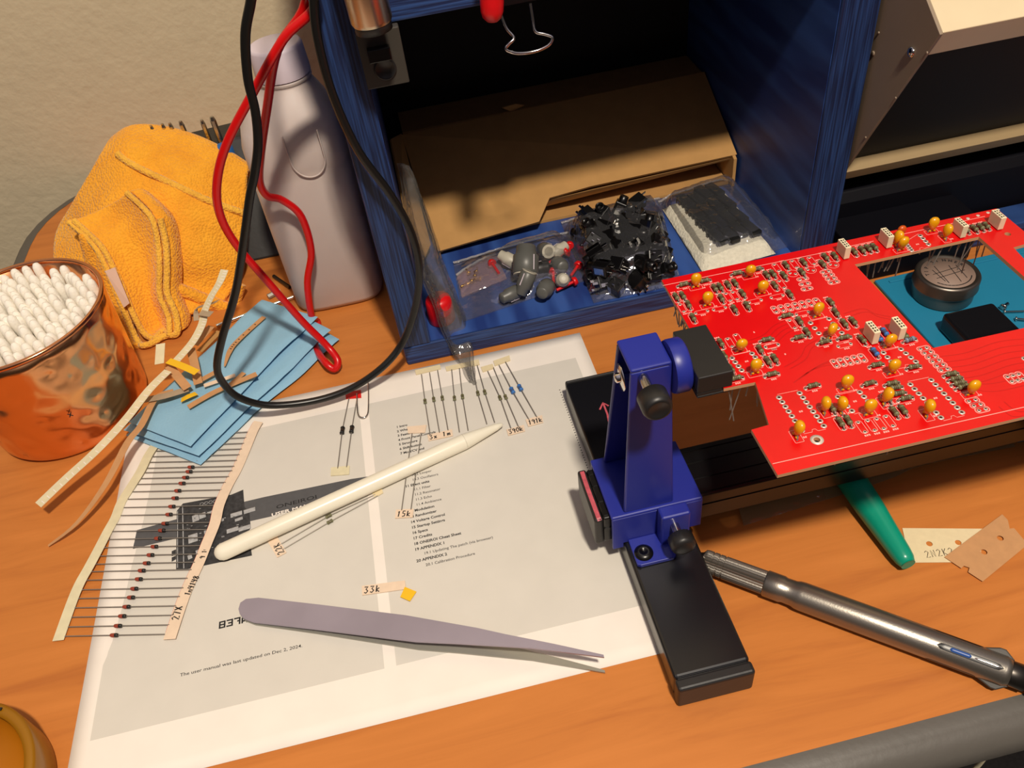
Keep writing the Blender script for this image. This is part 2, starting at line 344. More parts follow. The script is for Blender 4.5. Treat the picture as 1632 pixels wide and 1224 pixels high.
# ---------------------------------------------------------------- the setting
struct(MB().box(-900, 1700, 560, 580, -740, 1900).build('wall_back', M['wall']))
struct(MB().box(-900, 1700, -1500, 560, -760, -740).build('floor', M['floor']))
desk = thing('desk', 'orange brown wood desk with a grey rubber edge, under everything', 'desk', (400, 250, 0))
def desk_outline(g):
    x0, y0, x1, y1 = -114 - g, -54 - g, 1200 + g, 552
    p = [(x0, y0 + 40), (x0 + 40, y0), (x1, y0), (x1, y1)]
    r = 60
    p += [(x0 + r + 20 - (r + 20) * math.sin(a * math.pi / 16), y1 - 90 + 90 * math.cos(a * math.pi / 16)) for a in range(0, 9)]
    return p
MB().prism([(x, y, -25) for x, y in desk_outline(0)], (0, 0, 25)).build('desktop', M['wood'], desk)
pr = [(-1, 0.2), (4, 0), (9, -2), (13, -7), (15, -13), (13, -20), (8, -25), (-1, -26)]
ol = desk_outline(0); n = len(ol); rows = []
for i, (x, y) in enumerate(ol):
    a, b = Vector(ol[i - 1]), Vector(ol[(i + 1) % n]); t1 = (Vector((x, y)) - a).normalized(); t2 = (b - Vector((x, y))).normalized()
    nn = Vector((t1.y + t2.y, -t1.x - t2.x)).normalized(); k = 1 / max(0.5, nn.dot(Vector((t1.y, -t1.x))))
    rows.append([(x + nn.x * o * k, y + nn.y * o * k, z) for o, z in pr])
rows.append(rows[0])
MB().grid(rows).build('edge_band', M['edge'], desk)
for x, y in ((-40, 20), (1120, 20), (-40, 480), (1120, 480)):
    MB().box(x - 25, x + 25, y - 25, y + 25, -740, -25).build('leg', M['edge'], desk)
# white cord hanging below the front edge
p = [at(1564, 1214, -60), at(1572, 1200, -40), at(1590, 1185, -30)]
p = [p[0] + Vector((-6, 0, -400))] + [p[0] + Vector((-2, 0, -60))] + p + [Vector((p[2].x + 20, -40, -34)), Vector((p[2].x + 40, 40, -28))]
tag(MB().tube(smooth_path(p), 1.1).build('cord', M['tapew']), 'thin pale cord hanging below the front edge of the desk', 'cord')

# ---------------------------------------------------------------- blue plywood box
BX0, BX1, BY0, BY1 = 170.5, 445.5, 220.5, 432
FL = 14.0                                              # top of the box floor
box = thing('storage_box', 'open blue plywood box with striped cut edges behind the paper', 'box', ((BX0 + BX1) / 2, BY0, 0))
MB().box(BX0, BX1, BY0, BY1, 0.05, FL).build('bottom_panel', [M['pz']], box, bevel=1)
MB().box(BX0, BX0 + 17, BY0, BY1, FL + .1, 330).build('side_panel', M['px'], box, bevel=1)
MB().box(BX1 - 21, BX1, BY0, BY1, FL + .1, 330).build('side_panel', M['px'], box, bevel=1)
MB().box(BX0 + 17.1, BX1 - 21.1, BY0, BY1 - 6, 203, 217).build('shelf', M['pz'], box, bevel=1)
MB().box(BX0 + 17.1, BX1 - 21.1, BY1 - 5, BY1, FL + .1, 330).build('back_panel', M['black'], box)
MB().box(BX0 + 17.1, BX1 - 21.1, BY0, BY1 - 6, 316, 330).build('top_panel', M['pz'], box, bevel=1)
# the broad faces carry grain, not plies
MB().box(BX0 + 17.02, BX1 - 21.02, BY0 + 2, BY1 - 6, FL, FL + .25).build('floor_face', M['pg'], box)
MB().box(BX1 - 21.3, BX1 - 21.02, BY0 + 2, BY1 - 6, FL + .3, 202).build('inner_face', M['pg'], box)
MB().box(BX0 + 17.02, BX0 + 17.3, BY0 + 2, BY1 - 6, FL + .3, 202).build('inner_face', M['pg'], box)
MB().box(BX0 - .3, BX0 - .02, BY0 + 2, BY1, .3, 330).build('outer_face', M['pg'], box)

# cardboard carton lying in the box, its sloping lid facing out
FZ = FL + .3
cart = thing('cardboard_carton', 'brown cardboard carton with a sloping lid lying inside the blue box', 'carton', (310, 340, FZ))
tl, tr, bl, br = Vector((198, 383, 70)), Vector((423, 387, 70)), Vector((205, 306, 20)), Vector((423, 315, 35))
def lp(u, v): return (bl.lerp(br, u)).lerp(tl.lerp(tr, u), v)
nrm = (br - bl).cross(tl - bl).normalized()
def slab(poly, th=2.2, off=0.0):
    mb = MB(); q = [lp(u, v) + nrm * off for u, v in poly]; return mb.prism(q, nrm * th)
slab([(0, 0), (.33, .0), (.385, .17), (.52, .17), (1, .08), (1, 1), (0, 1)], 2.2, -2.2).build('lid', M['card'], cart)
MB().prism([lp(.34, .02) + Vector((0, 22, -5)), lp(.80, -.06) + Vector((0, 30, -3)), lp(.985, .075) + nrm * -2.5, lp(.39, .165) + nrm * -2.5], nrm * -2).build('folded_flap', M['card'], cart)
MB().prism([Vector((200, 384, 66)), Vector((206, 312, 22)), Vector((206, 312, FZ + .2)), Vector((200, 420, FZ + .2)), Vector((200, 420, 66))], (2.2, 0, 0)).build('side', M['card'], cart)
MB().prism([Vector((189, 376, 71)), Vector((188.2, 330, 52)), Vector((189.5, 292, 18)), Vector((200, 312, 22)), Vector((197, 383, 70))], (1.2, .3, .8)).build('side_flap', M['card'], cart)
MB().prism([Vector((422, 388, 66)), Vector((422, 318, 36)), Vector((422, 318, FZ + .2)), Vector((422, 420, FZ + .2)), Vector((422, 420, 66))], (-2.2, 0, 0)).build('side', M['card'], cart)
MB().box(203, 419, 322, 420, FZ + .1, FZ + 2).build('base', M['card'], cart)
MB().box(203, 419, 418, 420, FZ + 2.1, 66).build('back', M['card'], cart)
MB().box(199, 422, 388, 421, 67, 69).build('top', M['card'], cart)
mb = MB(); mb.prism([aty(800, 172, 386), aty(822, 166, 387), aty(836, 168, 388), aty(815, 178, 386)], (0, .8, .3)); mb.build('torn_strip', M['card'], cart)

# ---------------------------------------------------------------- white bottle
bo = thing('plastic_bottle', 'milky white plastic bottle with white cap beside the blue box', 'bottle', (134, 321, 0))
def rsq(hx, hy, e, z, cx, cy, n=48):
    out = []
    for k in range(n):
        a = 2 * math.pi * k / n; c, s_ = math.cos(a), math.sin(a)
        out.append(Vector((cx + hx * math.copysign(abs(c) ** (2 / e), c), cy + hy * math.copysign(abs(s_) ** (2 / e), s_), z)))
    return out
rows = []
for z, h, e, cx in ((.2, 25, 4.2, 133), (1.5, 29, 4.4, 133), (5, 30.4, 4.5, 133), (60, 30.2, 4.5, 133), (98, 30, 4.4, 133.2), (100.5, 29.4, 4.2, 133.2), (103, 30, 4.0, 133.3), (118, 30, 3.6, 133.5), (128, 28, 3.0, 134), (137, 23, 2.5, 136), (144, 18, 2.1, 138), (147, 15.3, 2, 139), (148.2, 14.7, 2, 139), (149, 15.8, 2, 139), (150.6, 15.8, 2, 139), (151.2, 13, 2, 139), (154, 13, 2, 139)):
    r = rsq(h, h * .96, e, z, cx, 321 if z < 100 else 321); rows.append(r + [r[0]])
mb = MB().grid(rows); mb.add(rows[0][:-1], [list(range(48))[::-1]])
mb.build('bottle_body', M['bottle'], bo)
mb = MB(); rr = []
for t in range(25):
    a = math.pi * t / 24
    rr.append(Vector((141 + 10 * math.cos(a) * -1, 291.0, 112 - 12 * math.sin(a))))
mb.tube([(131, 291.3, 128)] + rr + [(151, 291.3, 128)], 0.5, 6); mb.build('moulded_ridge', M['bottle'], bo)
prof = [(15.8, 151.6), (16.0, 153), (15.4, 167), (14.6, 168.6), (13.5, 169), (0, 169.1)]
mb = MB().lathe(prof, (139, 321, 0), seg=72)
for k in range(72):
    if k % 2: 
        for j in (0, 1, 2): mb.v[j * 72 + k] = Vector((139, 321, mb.v[j * 72 + k].z)) + (mb.v[j * 72 + k] - Vector((139, 321, mb.v[j * 72 + k].z))) * .985
mb.build('cap', M['capm'], bo)

# ---------------------------------------------------------------- copper mug and cotton swabs
MX, MY = -38, 248
mug = thing('copper_mug', 'hammered copper mug full of cotton swabs at the left edge', 'mug', (MX, MY, 0))
outer = [(0, .1), (40, .1), (43.5, 1.2), (45.3, 4)] + [(45.3 + 5.4 * t / 12, 4 + 72 * t / 12) for t in range(1, 13)]
inner = [(49.4, 76), (44, 4), (41, 2.2), (0, 2)]
MB().lathe(outer + [(50.2, 76.2)] + inner, (MX, MY, 0), seg=96).build('mug_body', M['copper'], mug)
MB().tube([(MX + 50.2 * math.cos(a * math.pi / 48), MY + 50.2 * math.sin(a * math.pi / 48), 77.4) for a in range(96)], 1.5, 8, closed=True).build('rim', M['copper_s'], mug)
mb = MB(); c = math.radians(-67); hand(mb, 'x', Vector((MX + 49.0 * math.cos(c), MY + 49.0 * math.sin(c), 32)), 5, (-math.sin(c), math.cos(c), 0), (0, 0, 1), .6, up=(math.cos(c), math.sin(c), 0)); mb.build('engraved_mark', M['ink'], mug)
sw = MB(); sw.tube([(0, 0, 6), (0, 0, 66)], 1.15, 8); sw = sw.build('cotton_swab', M['stick'], org=(0, 0, 0))
tag(sw, 'white tipped cotton swab standing in the copper mug', 'cotton swab', 'cotton swabs in the copper mug')
prof = [(1.2, 52), (1.5, 54), (2.3, 60), (2.75, 66), (2.85, 70), (2.45, 73), (1.5, 74.8), (0, 75.4)]
MB().lathe(prof, seg=12).build('cotton_tip', M['cotton'], sw)
spots = []
for i in range(-10, 11):
    for j in range(-10, 11):
        x = (i + .5 * (j % 2)) * 5.75; y = j * 4.98
        if math.hypot(x, y) < 40.5: spots.append((x, y))
R_.shuffle(spots); first = True
dirs = {}
for x, y in spots:
    ck = (round(x / 17), round(y / 17))
    if ck not in dirs: dirs[ck] = (R_.uniform(-.085, .085), R_.uniform(-.085, .085), R_.uniform(-1.5, 2))
    dx, dy, dz = dirs[ck]; s_ = 1.09
    if R_.random() < .05: continue
    bx, by = x * .94, y * .94
    tx, ty = x * 1.10 + dx * 36 + R_.uniform(-.4, .4), y * 1.10 + dy * 36 + R_.uniform(-.4, .4)
    rr = math.hypot(tx, ty)
    if rr > 45.5: tx *= 45.5 / rr; ty *= 45.5 / rr
    ax = Vector((tx - bx, ty - by, 75)); m = frame((MX + bx, MY + by, 2.3 + dz * .8 + 1.4 + R_.uniform(-1, 1.6)), ax)
    if first: m2 = m.copy(); m2.translation *= MM; sw.matrix_basis = m2; first = False
    else: inst(sw, m)

# ---------------------------------------------------------------- driver bit stand behind the cloth
st = thing('bit_stand', 'black plastic stand of driver bits behind the orange cloth', 'stand', (50, 410, 0))
MB().hexa([(8, 372, .1), (101, 372, .1), (101, 452, .1), (8, 452, .1)], [(8, 424, 70), (101, 424, 74), (101, 452, 74), (8, 452, 70)]).build('stand_body', M['bkpl'], st, bevel=2)
MB().box(96, 101.5, 372, 373.8, 2, 30).build('side_rib', M['bkpl'], st)
px = [(224, 205, 3, 'first'), (240, 200, 3, ''), (258, 197, 3, ''), (270, 196, 3.2, ''), (287, 193, 3.6, ''), (321, 191, 3.4, ''), (337, 186, 4.2, '')]
names = ['far left steel driver bit standing in the black stand', 'second steel driver bit from the left in the black stand', 'third steel driver bit from the left in the black stand', 'fourth steel driver bit, close beside another, in the black stand', 'dark wide steel driver bit in the middle of the black stand', 'steel driver bit just left of the tallest one', 'tallest and thickest steel driver bit, at the right of the stand']
for (x, y, d, _), nm in zip(px, names):
    t = aty(x, y, 421); b = Vector((t.x, t.y, 70.3))
    m_ = MB(); m_.lathe([(d / 2, -12), (d / 2, t.z - 73), (d / 2 - .5, t.z - 71), (d / 3, t.z - 70.3)], b, seg=6, smooth=False)
    tag(m_.build('driver_bit', M['steel']), nm, 'driver bit', 'driver bits in the black stand')
b = aty(356, 232, 412)
mb = MB().lathe([(6.5, 0), (6.5, 9), (4.5, 11), (2.2, 12), (0, 12.1)], (b.x, 409, b.z - 9), seg=20)
tag(mb.build('blue_socket', mat('blue_handle', (40, 100, 170), .4)), 'blue plastic socket standing beside the driver bits', 'socket')

# silver rods lying behind the blue cloth
a, b = at(345, 519, 2), at(468, 473, 2)
tag(MB().tube([a, b], 1.4, 8).build('metal_rod', M['chrome']), 'long shiny metal rod lying behind the blue cloth', 'rod')
a, b = at(427, 473, 2.2), at(446, 463, 2.2)
tag(MB().tube([a, b], 1.9, 6, smooth=False).build('driver_bit', M['steeld']), 'short grey bit lying beside the white bottle', 'driver bit')
a, b = at(436, 440, 2), at(462, 458, 2.4)
tag(MB().tube([a, b], 1.3, 6, smooth=False).build('hex_key', M['gund']), 'dark thin key lying close against the white bottle', 'key')

# ---------------------------------------------------------------- orange cloth
oc = thing('terry_cloth', 'bunched orange terry cloth between the copper mug and bottle', 'cloth', (20, 350, 0))
def rowY(l): return [aty(*q) for q in l]
G = [rowY(r) for r in (
    [(178, 226, 420), (205, 210, 420), (250, 211, 420), (300, 224, 412), (350, 247, 402), (396, 276, 392)],
    [(150, 268, 405), (200, 250, 400), (250, 262, 393), (300, 278, 387), (350, 300, 381), (393, 325, 377)],
    [(118, 322, 395), (180, 312, 380), (240, 320, 373), (300, 335, 366), (350, 355, 361), (389, 378, 360)],
    [(92, 368, 392), (160, 372, 365), (225, 385, 357), (300, 400, 346), (345, 410, 345), (384, 428, 345)],
    [(88, 415, 372), (150, 435, 348), (220, 450, 342), (290, 448, 336), (335, 458, 336), (371, 482, 334)],
    [(95, 460, 352), (150, 495, 332), (215, 520, 326), (285, 505, 316), (330, 502, 320), (352, 492, 321)])]
G = [[Vector((p.x, p.y, max(p.z, 1.5))) for p in r] for r in G]
back = [[Vector((p.x, p.y + 18, max(2, p.z - 22))) for p in G[0]], [Vector((p.x + 3, p.y + 8, p.z - 3)) for p in G[0]]]
G = smooth_grid(back + G, 6)
for r in G:
    for k, p in enumerate(r):
        d = noise.noise(p * .035) * 3.0 + noise.noise(p * .11) * .8; r[k] = p + Vector((0, -d, d * .5)); r[k].z = max(r[k].z, 1.0)
sol = (('SOLIDIFY', dict(thickness=4.5 * MM, offset=0)), ('SUBSURF', dict(levels=1, render_levels=1)))
MB().grid(G).build('back_fold', M['orange'], oc, mods=sol)
L_ = [(120, 352, 360), (142, 372, 352), (165, 395, 342), (183, 428, 332), (199, 462, 322), (214, 500, 312), (232, 532, 304), (252, 546, 299)]
Rr = [(204, 308, 366), (228, 330, 356), (245, 352, 347), (254, 392, 338), (256, 430, 328), (256, 470, 318), (270, 505, 308), (272, 535, 300)]
T = []
for (a, b, c), (d, e, f) in zip(L_, Rr):
    p, q = aty(a, b, c), aty(d, e, f); r = []
    for k in range(5):
        t = k / 4; s_ = p.lerp(q, t); dep = math.sin(math.pi * t) * 9
        r.append(Vector((s_.x, s_.y + dep * .8, max(2.5, s_.z - dep * .5))))
    T.append(r)
TG = smooth_grid(T, 5)
MB().grid(TG).build('front_fold', M['orange'], oc, mods=sol)
hem = [r[0] for r in TG] + TG[-1] + [r[-1] for r in TG][::-1]
hem = [p + Vector((0, -1.5, 1.2)) for p in hem]
MB().tube(smooth_path(hem[::2], 3), 2.1, 8).build('hem', M['hem'], oc)
seam = [aty(*q) + Vector((0, -3, 1.5)) for q in ((190, 245, 404), (206, 258, 398), (232, 272, 391), (262, 286, 385), (300, 304, 377), (340, 322, 372), (392, 340, 372))]
MB().tube(smooth_path(seam, 6), 2.6, 8).build('hem', M['hem'], oc)
low = [aty(*q) + Vector((0, -2, 0)) for q in ((280, 456, 330), (310, 468, 328), (340, 480, 327), (366, 489, 326), (374, 478, 328), (382, 450, 333))]
MB().tube(smooth_path(low, 6), 4.5, 10).build('rolled_edge', M['orange'], oc)
# outer turn of the same fold
L2 = [(p[0].lerp(p[0], 0)) for p in T]
OT = []
for i, r in enumerate(T):
    o1 = r[-1] + Vector((1, 2, 0)); o2 = r[-1] + Vector((7, 3, -1)); o3 = r[-1] + Vector((9, 9, -9)); o3.z = max(1.5, o3.z); o2.z = max(2, o2.z)
    OT.append([o1, o2, o3])
MB().grid(smooth_grid(OT, 4)).build('outer_fold', M['orange'], oc, mods=sol)
mb = MB(); pth = [(p + Vector((5, -1.2, 1.4))) for p in [r[-1] for r in T]][2:] + [T[-1][2] + Vector((1, -7, -1)), T[-1][0] + Vector((-6, -5, 0)), T[-2][0] + Vector((-6, -3, 0)), T[-4][0] + Vector((-5, -2, 0)), T[-6][0] + Vector((-4, -1, 0)), T[0][0] + Vector((-4, 0, 0))]
pth = [Vector((p.x, p.y, max(3, p.z))) for p in pth]
mb.tube(smooth_path(pth, 6), 2.3, 8); mb.build('hem', M['hem'], oc)
LB = [rowY(r) for r in ([(128, 372, 350), (150, 392, 345), (172, 425, 338), (190, 455, 330)], [(140, 420, 345), (158, 440, 338), (180, 470, 330), (205, 500, 320)], [(150, 470, 338), (168, 490, 330), (192, 520, 320), (222, 545, 308)], [(168, 520, 330), (188, 548, 318), (212, 572, 305), (240, 572, 298)], [(190, 560, 318), (206, 580, 306), (225, 590, 297), (246, 580, 295)])]
LB = [[Vector((p.x, p.y, max(p.z, 2))) for p in r] for r in LB]
LG = smooth_grid(LB, 5)
for r in LG:
    for k, p in enumerate(r): r[k] = p + Vector((0, 0, 1)) * (2.0 * math.sin(k * .9))
LG = [[Vector((p.x, p.y, max(p.z, 2))) for p in r] for r in LG]
MB().grid(LG).build('lower_fold', M['orange'], oc, mods=sol)
q = [aty(170, 436, 323), aty(186, 430, 323), aty(209, 487, 309), aty(200, 494, 309)]
MB().prism([p + Vector((0, 0, 2)) for p in q], (0, -.5, .4)).build('care_label', M['tagm'], oc)

# ---------------------------------------------------------------- blue cloth
bc = thing('folded_cloth', 'light blue microfibre cloth folded in layers over the paper corner', 'cloth', at(370, 600, 0))
LAY = [((200, 694), (320, 741), (541, 541), (446, 488), .3, 4.2), ((197, 686), (316, 727), (529, 528), (430, 482), 4.8, 8.4), ((206, 674), (303, 712), (506, 506), (418, 479), 9.0, 12.4)]
for li, (A, B, C, D, z0, z1) in enumerate(LAY):
    zc = (z0 + z1) / 2; h = (z1 - z0) / 2
    a, b, c, d = (at(*q, zc) for q in (A, B, C, D)); rows = []; N = 28
    prof = []
    for i in range(N + 1):
        r = []
        for j in range(N + 1):
            u, v = i / N, j / N; p = a.lerp(b, u).lerp(d.lerp(c, u), v)
            e = min(u, 1 - u, v, 1 - v) * 42; t = h * math.sqrt(max(0, 1 - max(0, 1 - e / 2.5) ** 2))
            wv = noise.noise(Vector((p.x * .03, p.y * .03, li * 3))) * 2.2 * (v * 1.2 if li else .5) + 0.5 * noise.noise(Vector((p.x * .12, p.y * .12, li)))
            bend = noise.noise(Vector((v * 3, li * 5, u * .5))) * 2.5 * u
            dirx = (b - a).normalized()
            r.append((p + dirx * bend, t, wv))
        prof.append(r)
    mb = MB()
    lift = li * .3
    mb.grid([[p + Z3 * (t + max(0, w) + lift) for p, t, w in r] for r in prof][::-1]); mb.grid([[p + Z3 * (-t + (max(0, w) if li else 0) + lift) for p, t, w in r] for r in prof])
    mb.build('cloth_layer', M['bcloth'], bc)

# ---------------------------------------------------------------- test cables
bk = [(400, -30, 205), (400, 0, 205), (391, 55, 205), (395, 125, 205), (407, 178, 205), (411, 230, 204), (406, 275, 203), (398, 315, 202), (388, 388, 201), (375, 467, 200), (354, 539, 197), (346, 586, 196), (357, 612, 196), (382, 634, 195), (430, 646, 196), (500, 639, 198), (560, 619, 200), (610, 585, 202), (642, 545, 207), (662, 490, 207), (668, 430, 207), (655, 370, 208), (622, 310, 209), (571, 240, 210), (530, 150, 211), (506, 60, 211), (500, 0, 211), (500, -30, 211)]
p = [aty(*q) for q in bk]
for v in p: v.z = max(v.z, 3.0)
p = [Vector((186, 262, 332.6)), Vector((178, 226, 334)), Vector((166, 211, 318)), Vector((156, 206, 275))] + p + [Vector((176, 211, 270)), Vector((184, 211, 318)), Vector((192, 226, 334)), Vector((200, 262, 332.6))]
tag(MB().tube(smooth_path(p, 6), 2.15, 10).build('test_cable', M['bkc']), 'black cable hanging in a loop in front of the blue box', 'cable')
rd = [(515, -30, 236), (505, 0, 236), (452, 62, 236), (402, 150, 236), (361, 230, 237), (346, 290, 238), (350, 340, 239), (375, 388, 240), (425, 447, 241), (480, 510, 242), (520, 550, 238), (538, 574, 230), (533, 588, 227), (518, 577, 232)]
p = [aty(*q) for q in rd]
p = [Vector((v.x, v.y, max(v.z, 3.0))) for v in p]
p = [Vector((206, 275, 332.7)), Vector((196, 240, 335)), Vector((184, 216, 322)), Vector((178, 216, 280)), Vector((176, 228, 245))] + p[1:]
p += [Vector((p[-1].x - 6, p[-1].y + 22, 2.8)), Vector((110, 286, 2.8))]
r2 = [(497, 505, 276), (490, 450, 279), (496, 400, 281), (480, 345, 281), (450, 319, 280), (426, 312, 278), (414, 290, 274), (415, 250, 266), (426, 170, 255), (442, 80, 245), (488, 0, 240), (500, -30, 240)]
q = [aty(*s_) for s_ in r2]
q = q[:-1] + [Vector((173, 226, 250)), Vector((172, 215, 290)), Vector((176, 215, 322)), Vector((186, 238, 335)), Vector((196, 278, 332.7))]
p[-1] = Vector((q[0].x + 2, q[0].y + 2, 3.2)); q[0].z = max(q[0].z, 9)
tag(MB().tube(smooth_path(p + q, 6), 2.3, 10).build('test_cable', M['redc']), 'red cable hanging in a long loop in front of the white bottle', 'cable')

# ---------------------------------------------------------------- fittings on the front of the box
hb = thing('tube_bracket', 'dark bracket holding a brushed metal tube at the top left of the blue box', 'bracket', (195, 215, 180))
MB().box(186.5, 206.3, 215.2, 220.3, 177, 203).build('plate', M['dgrey'], hb, bevel=.6)
c = aty(614, 110, 215)
MB().lathe([(5.2, 0), (5.2, .5), (4.4, .9), (4.2, .5), (0, .5)], (c.x, 215.1, c.z), (0, -1, 0), seg=28).build('screw_disc', M['bkpl'], hb)
c2 = aty(604, 84, 213)
MB().box(c2.x - 5.2, c2.x + 5.2, 210.5, 215.1, c2.z - 3.5, c2.z + 2.5).build('latch', M['bkgl'], hb, bevel=.5)
t0 = aty(592, 30, 196)
MB().lathe([(8.2, 0), (8.9, 1.5), (8.9, 62)], (t0.x, 196, t0.z - 1.5), (-.03, 0, 1), seg=40).build('metal_tube', M['brush'], hb)
MB().lathe([(6.5, -3.2), (8.0, -3), (8.0, -.1)], (t0.x, 196, t0.z - 1.6), (-.03, 0, 1), seg=32).build('tube_seat', M['bkpl'], hb)
MB().box(t0.x - 5, t0.x + 5, 200, 215.1, t0.z - 5, t0.z - 2).build('neck', M['bkpl'], hb, bevel=.5)
# binder clip on the shelf edge
bcp = thing('binder_clip', 'black binder clip with a silver wire handle on the shelf edge', 'binder clip', (262, 218, 203))
MB().prism([(250, 218.8, 201.6), (250, 236, 201.9), (250, 236, 202.7), (250, 220.0, 202.7), (250, 220.0, 217.4), (250, 236, 217.4), (250, 236, 218.2), (250, 218.8, 218.6)], (26, 0, 0)).build('spring_body', M['bkgl'], bcp)
w = [aty(798, 22, 215), aty(807, 45, 213), aty(819, 60, 211), aty(812, 69, 210), aty(806, 77, 209.5), aty(812, 82, 209), aty(828, 85, 209), aty(852, 82, 209), aty(873, 73, 209), aty(880, 63, 209.5), aty(878, 58, 210), aty(866, 54, 211), aty(853, 50, 212), aty(849, 30, 214), aty(845, 5, 215)]
MB().tube(smooth_path(w, 4), .75, 8).build('wire_handle', M['chrome'], bcp)
c = aty(784, 12, 200)
mb = MB().lathe([(0, -6), (2.5, -5.6), (4.2, -4), (5.0, -1.5), (5.2, 2), (5.2, 26), (3.4, 38), (2, 42), (2, 128), (0, 128.5)], (c.x, 200, c.z), (.12, .05, 1), seg=24)
rb = mb.build('clip_boot', M['kred']); tag(rb, 'glossy red rubber clip boot hanging beside the binder clip', 'clip boot')

# red round cap standing in the box
c = at(697, 520, FZ)
tag(MB().lathe([(8.2, 0), (8.6, .8), (8.2, 14), (7.4, 16.5), (5, 18), (0, 18.3)], (c.x + 4, c.y + 6, FZ + .1), seg=32).build('red_stopper', M['kred']), 'round red plastic cap on the box floor behind the smoky bag', 'stopper')

# ---------------------------------------------------------------- cream instrument case on the right
ic = thing('instrument_case', 'cream metal instrument case with a black slanted front right of the blue box', 'case', (560, 260, 0))
X0, X1 = 447.5, 790
pf = [(231, 63), (173.1, 169.5), (188.7, 179.9), (206, 192), (262, 228), (410, 228), (425, 60), (300, 56)]
def yz(x, l): return [Vector((x, y, z)) for y, z in l]
for x in (X0, X1 - 1.6): MB().prism(yz(x, pf), (1.6, 0, 0)).build('side_cheek', M['cheek'], ic, bevel=.3)
up = [(173.6, 169.9), (188.9, 180.1), (206, 192.2), (262, 228.2), (262, 224), (190, 176), (178.5, 168.5), (183.5, 158.8), (180.6, 156.6)]
MB().prism(yz(X0 + 1.7, up), (X1 - X0 - 3.4, 0, 0)).build('top_rail', M['case'], ic, bevel=.4)
MB().box(X0 + 2, X1 - 2, 187.6, 188.6, 180.6, 181.2).build('rail_lip', M['case'], ic)
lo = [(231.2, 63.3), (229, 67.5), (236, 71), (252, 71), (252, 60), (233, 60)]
MB().prism(yz(X0 + 1.7, lo), (X1 - X0 - 3.4, 0, 0)).build('bottom_rail', mat('shaded_cream_enamel', (168, 144, 106), .5), ic, bevel=.3)  # cream rail coloured darker, with the overhang's shade put into its colour
MB().prism(yz(X0 + 1.8, [(186, 163), (238, 68), (242, 70), (190, 165)]), (X1 - X0 - 3.6, 0, 0)).build('front_panel', M['black'], ic)
MB().prism(yz(X0 + 1.7, [(262, 226), (409, 226), (423, 62), (300, 58), (300, 60), (420, 64), (406, 222), (262, 222)]), (X1 - X0 - 3.4, 0, 0)).build('shell', M['cheek'], ic)
for x, y, r in ((1453, 83, 2.6), ):
    c = atx(x, y, X0)
    MB().lathe([(r, 0), (r, .7), (r * .6, 1.3), (0, 1.4)], c - Vector((0.05, 0, 0)), (-1, 0, 0), seg=20).build('screw', M['chrome'], ic)
for x, y, r in ((1392, 85, 1.3), (1478, 84, .7), (1371, 132, .6), (1401, 52, .6), (1380, 219, .6), (1352, 257, .6), (1428, 156, .6)):
    c = atx(x, y, X0)
    MB().lathe([(r, 0), (r, .3), (r * .6, .5), (0, .5)], c - Vector((0.05, 0, 0)), (-1, 0, 0), seg=12).build('rivet', M['cheek'], ic)
nb = MB().prism(yz(447.5, [(262, .1), (236, .1), (236, 40), (240, 46), (300, 54), (420, 54), (420, .1)]), (340, 0, 0))
nb.box(447.6, 533, 205.5, 236, .1, 30)
tag(nb.build('case_stand', M['navy'], bevel=1), 'very dark navy wooden stand under the cream case', 'stand')
tag(MB().box(541, 790, 214.5, 234, .1, 12).build('plywood_strip', M['pz'], bevel=.8), 'bright blue plywood strip on the desk at the right edge', 'board')

# teal mat, tin and block seen through the window of the board
sm = thing('silicone_mat', 'teal silicone work mat on the desk under the red board', 'mat', (540, 130, 0))
MB().box(467, 640, 62, 202, .1, 2.6).build('mat_sheet', M['mat_'], sm, bevel=.8)
MB().box(474, 634, 196, 198, 2.6, 3.3).build('rim', M['mat_'], sm, bevel=.3)
MB().box(486, 500, 163.2, 163.8, 2.6, 3.0).build('ridge', M['mat_'], sm)
T0 = at(1500, 468, 3)
tn = thing('round_tin', 'round metal tin with a printed lid on the teal mat', 'tin', (T0.x, T0.y, 2.7))
T0 = Vector((T0.x, T0.y, 2.7))
MB().lathe([(16.6, 0), (17.3, .8), (17.3, 9)], T0, seg=56).build('tin_base', M['tin'], tn)
MB().lathe([(17.4, 8.6), (18.3, 8.6), (18.5, 9.2), (18.1, 10), (18.1, 15.6), (17.2, 16.8), (15.8, 16.9), (15.2, 16.2), (0, 16.2)], T0, seg=56).build('lid', M['tin'], tn)
MB().lathe([(14.8, 16.25), (14.8, 16.3), (0, 16.31)], T0, seg=56).build('label_disc', M['tinl'], tn)
mb = MB(); zt = T0.z + 16.4
def arc_text(txt, r, a0, a1, size):
    for i, ch in enumerate(txt):
        a = math.radians(a0 + (a1 - a0) * i / (len(txt) - 1))
        if ch != ' ': put_text(mb, ch, T0 + Vector((r * math.cos(a), r * math.sin(a), 16.4)), size, (math.sin(a), -math.cos(a), 0), (math.cos(a), math.sin(a), 0), bold=True)
arc_text('TIP TINNER', 11, 175, 25, 3.0)
for k in range(13):
    a = math.radians(215 + k * 9)
    mb.box(T0.x + 12.6 * math.cos(a) - .9, T0.x + 12.6 * math.cos(a) + .9, T0.y + 12.6 * math.sin(a) - .3, T0.y + 12.6 * math.sin(a) + .3, zt, zt + .05, rz=a + math.pi / 2)
for x, y, x2, y2 in ((-9, 1, 9, 3), (-9, -3, 10, -1), (-5, -9, -4, 8), (2, -10, 4, 6), (7, -8, 8, 5), (-7, 5, -6, -7)):
    mb.ribbon([(T0.x + x, T0.y + y, zt), (T0.x + x2, T0.y + y2, zt)], .4, .04)
mb.build('printing', M['ink'], tn)
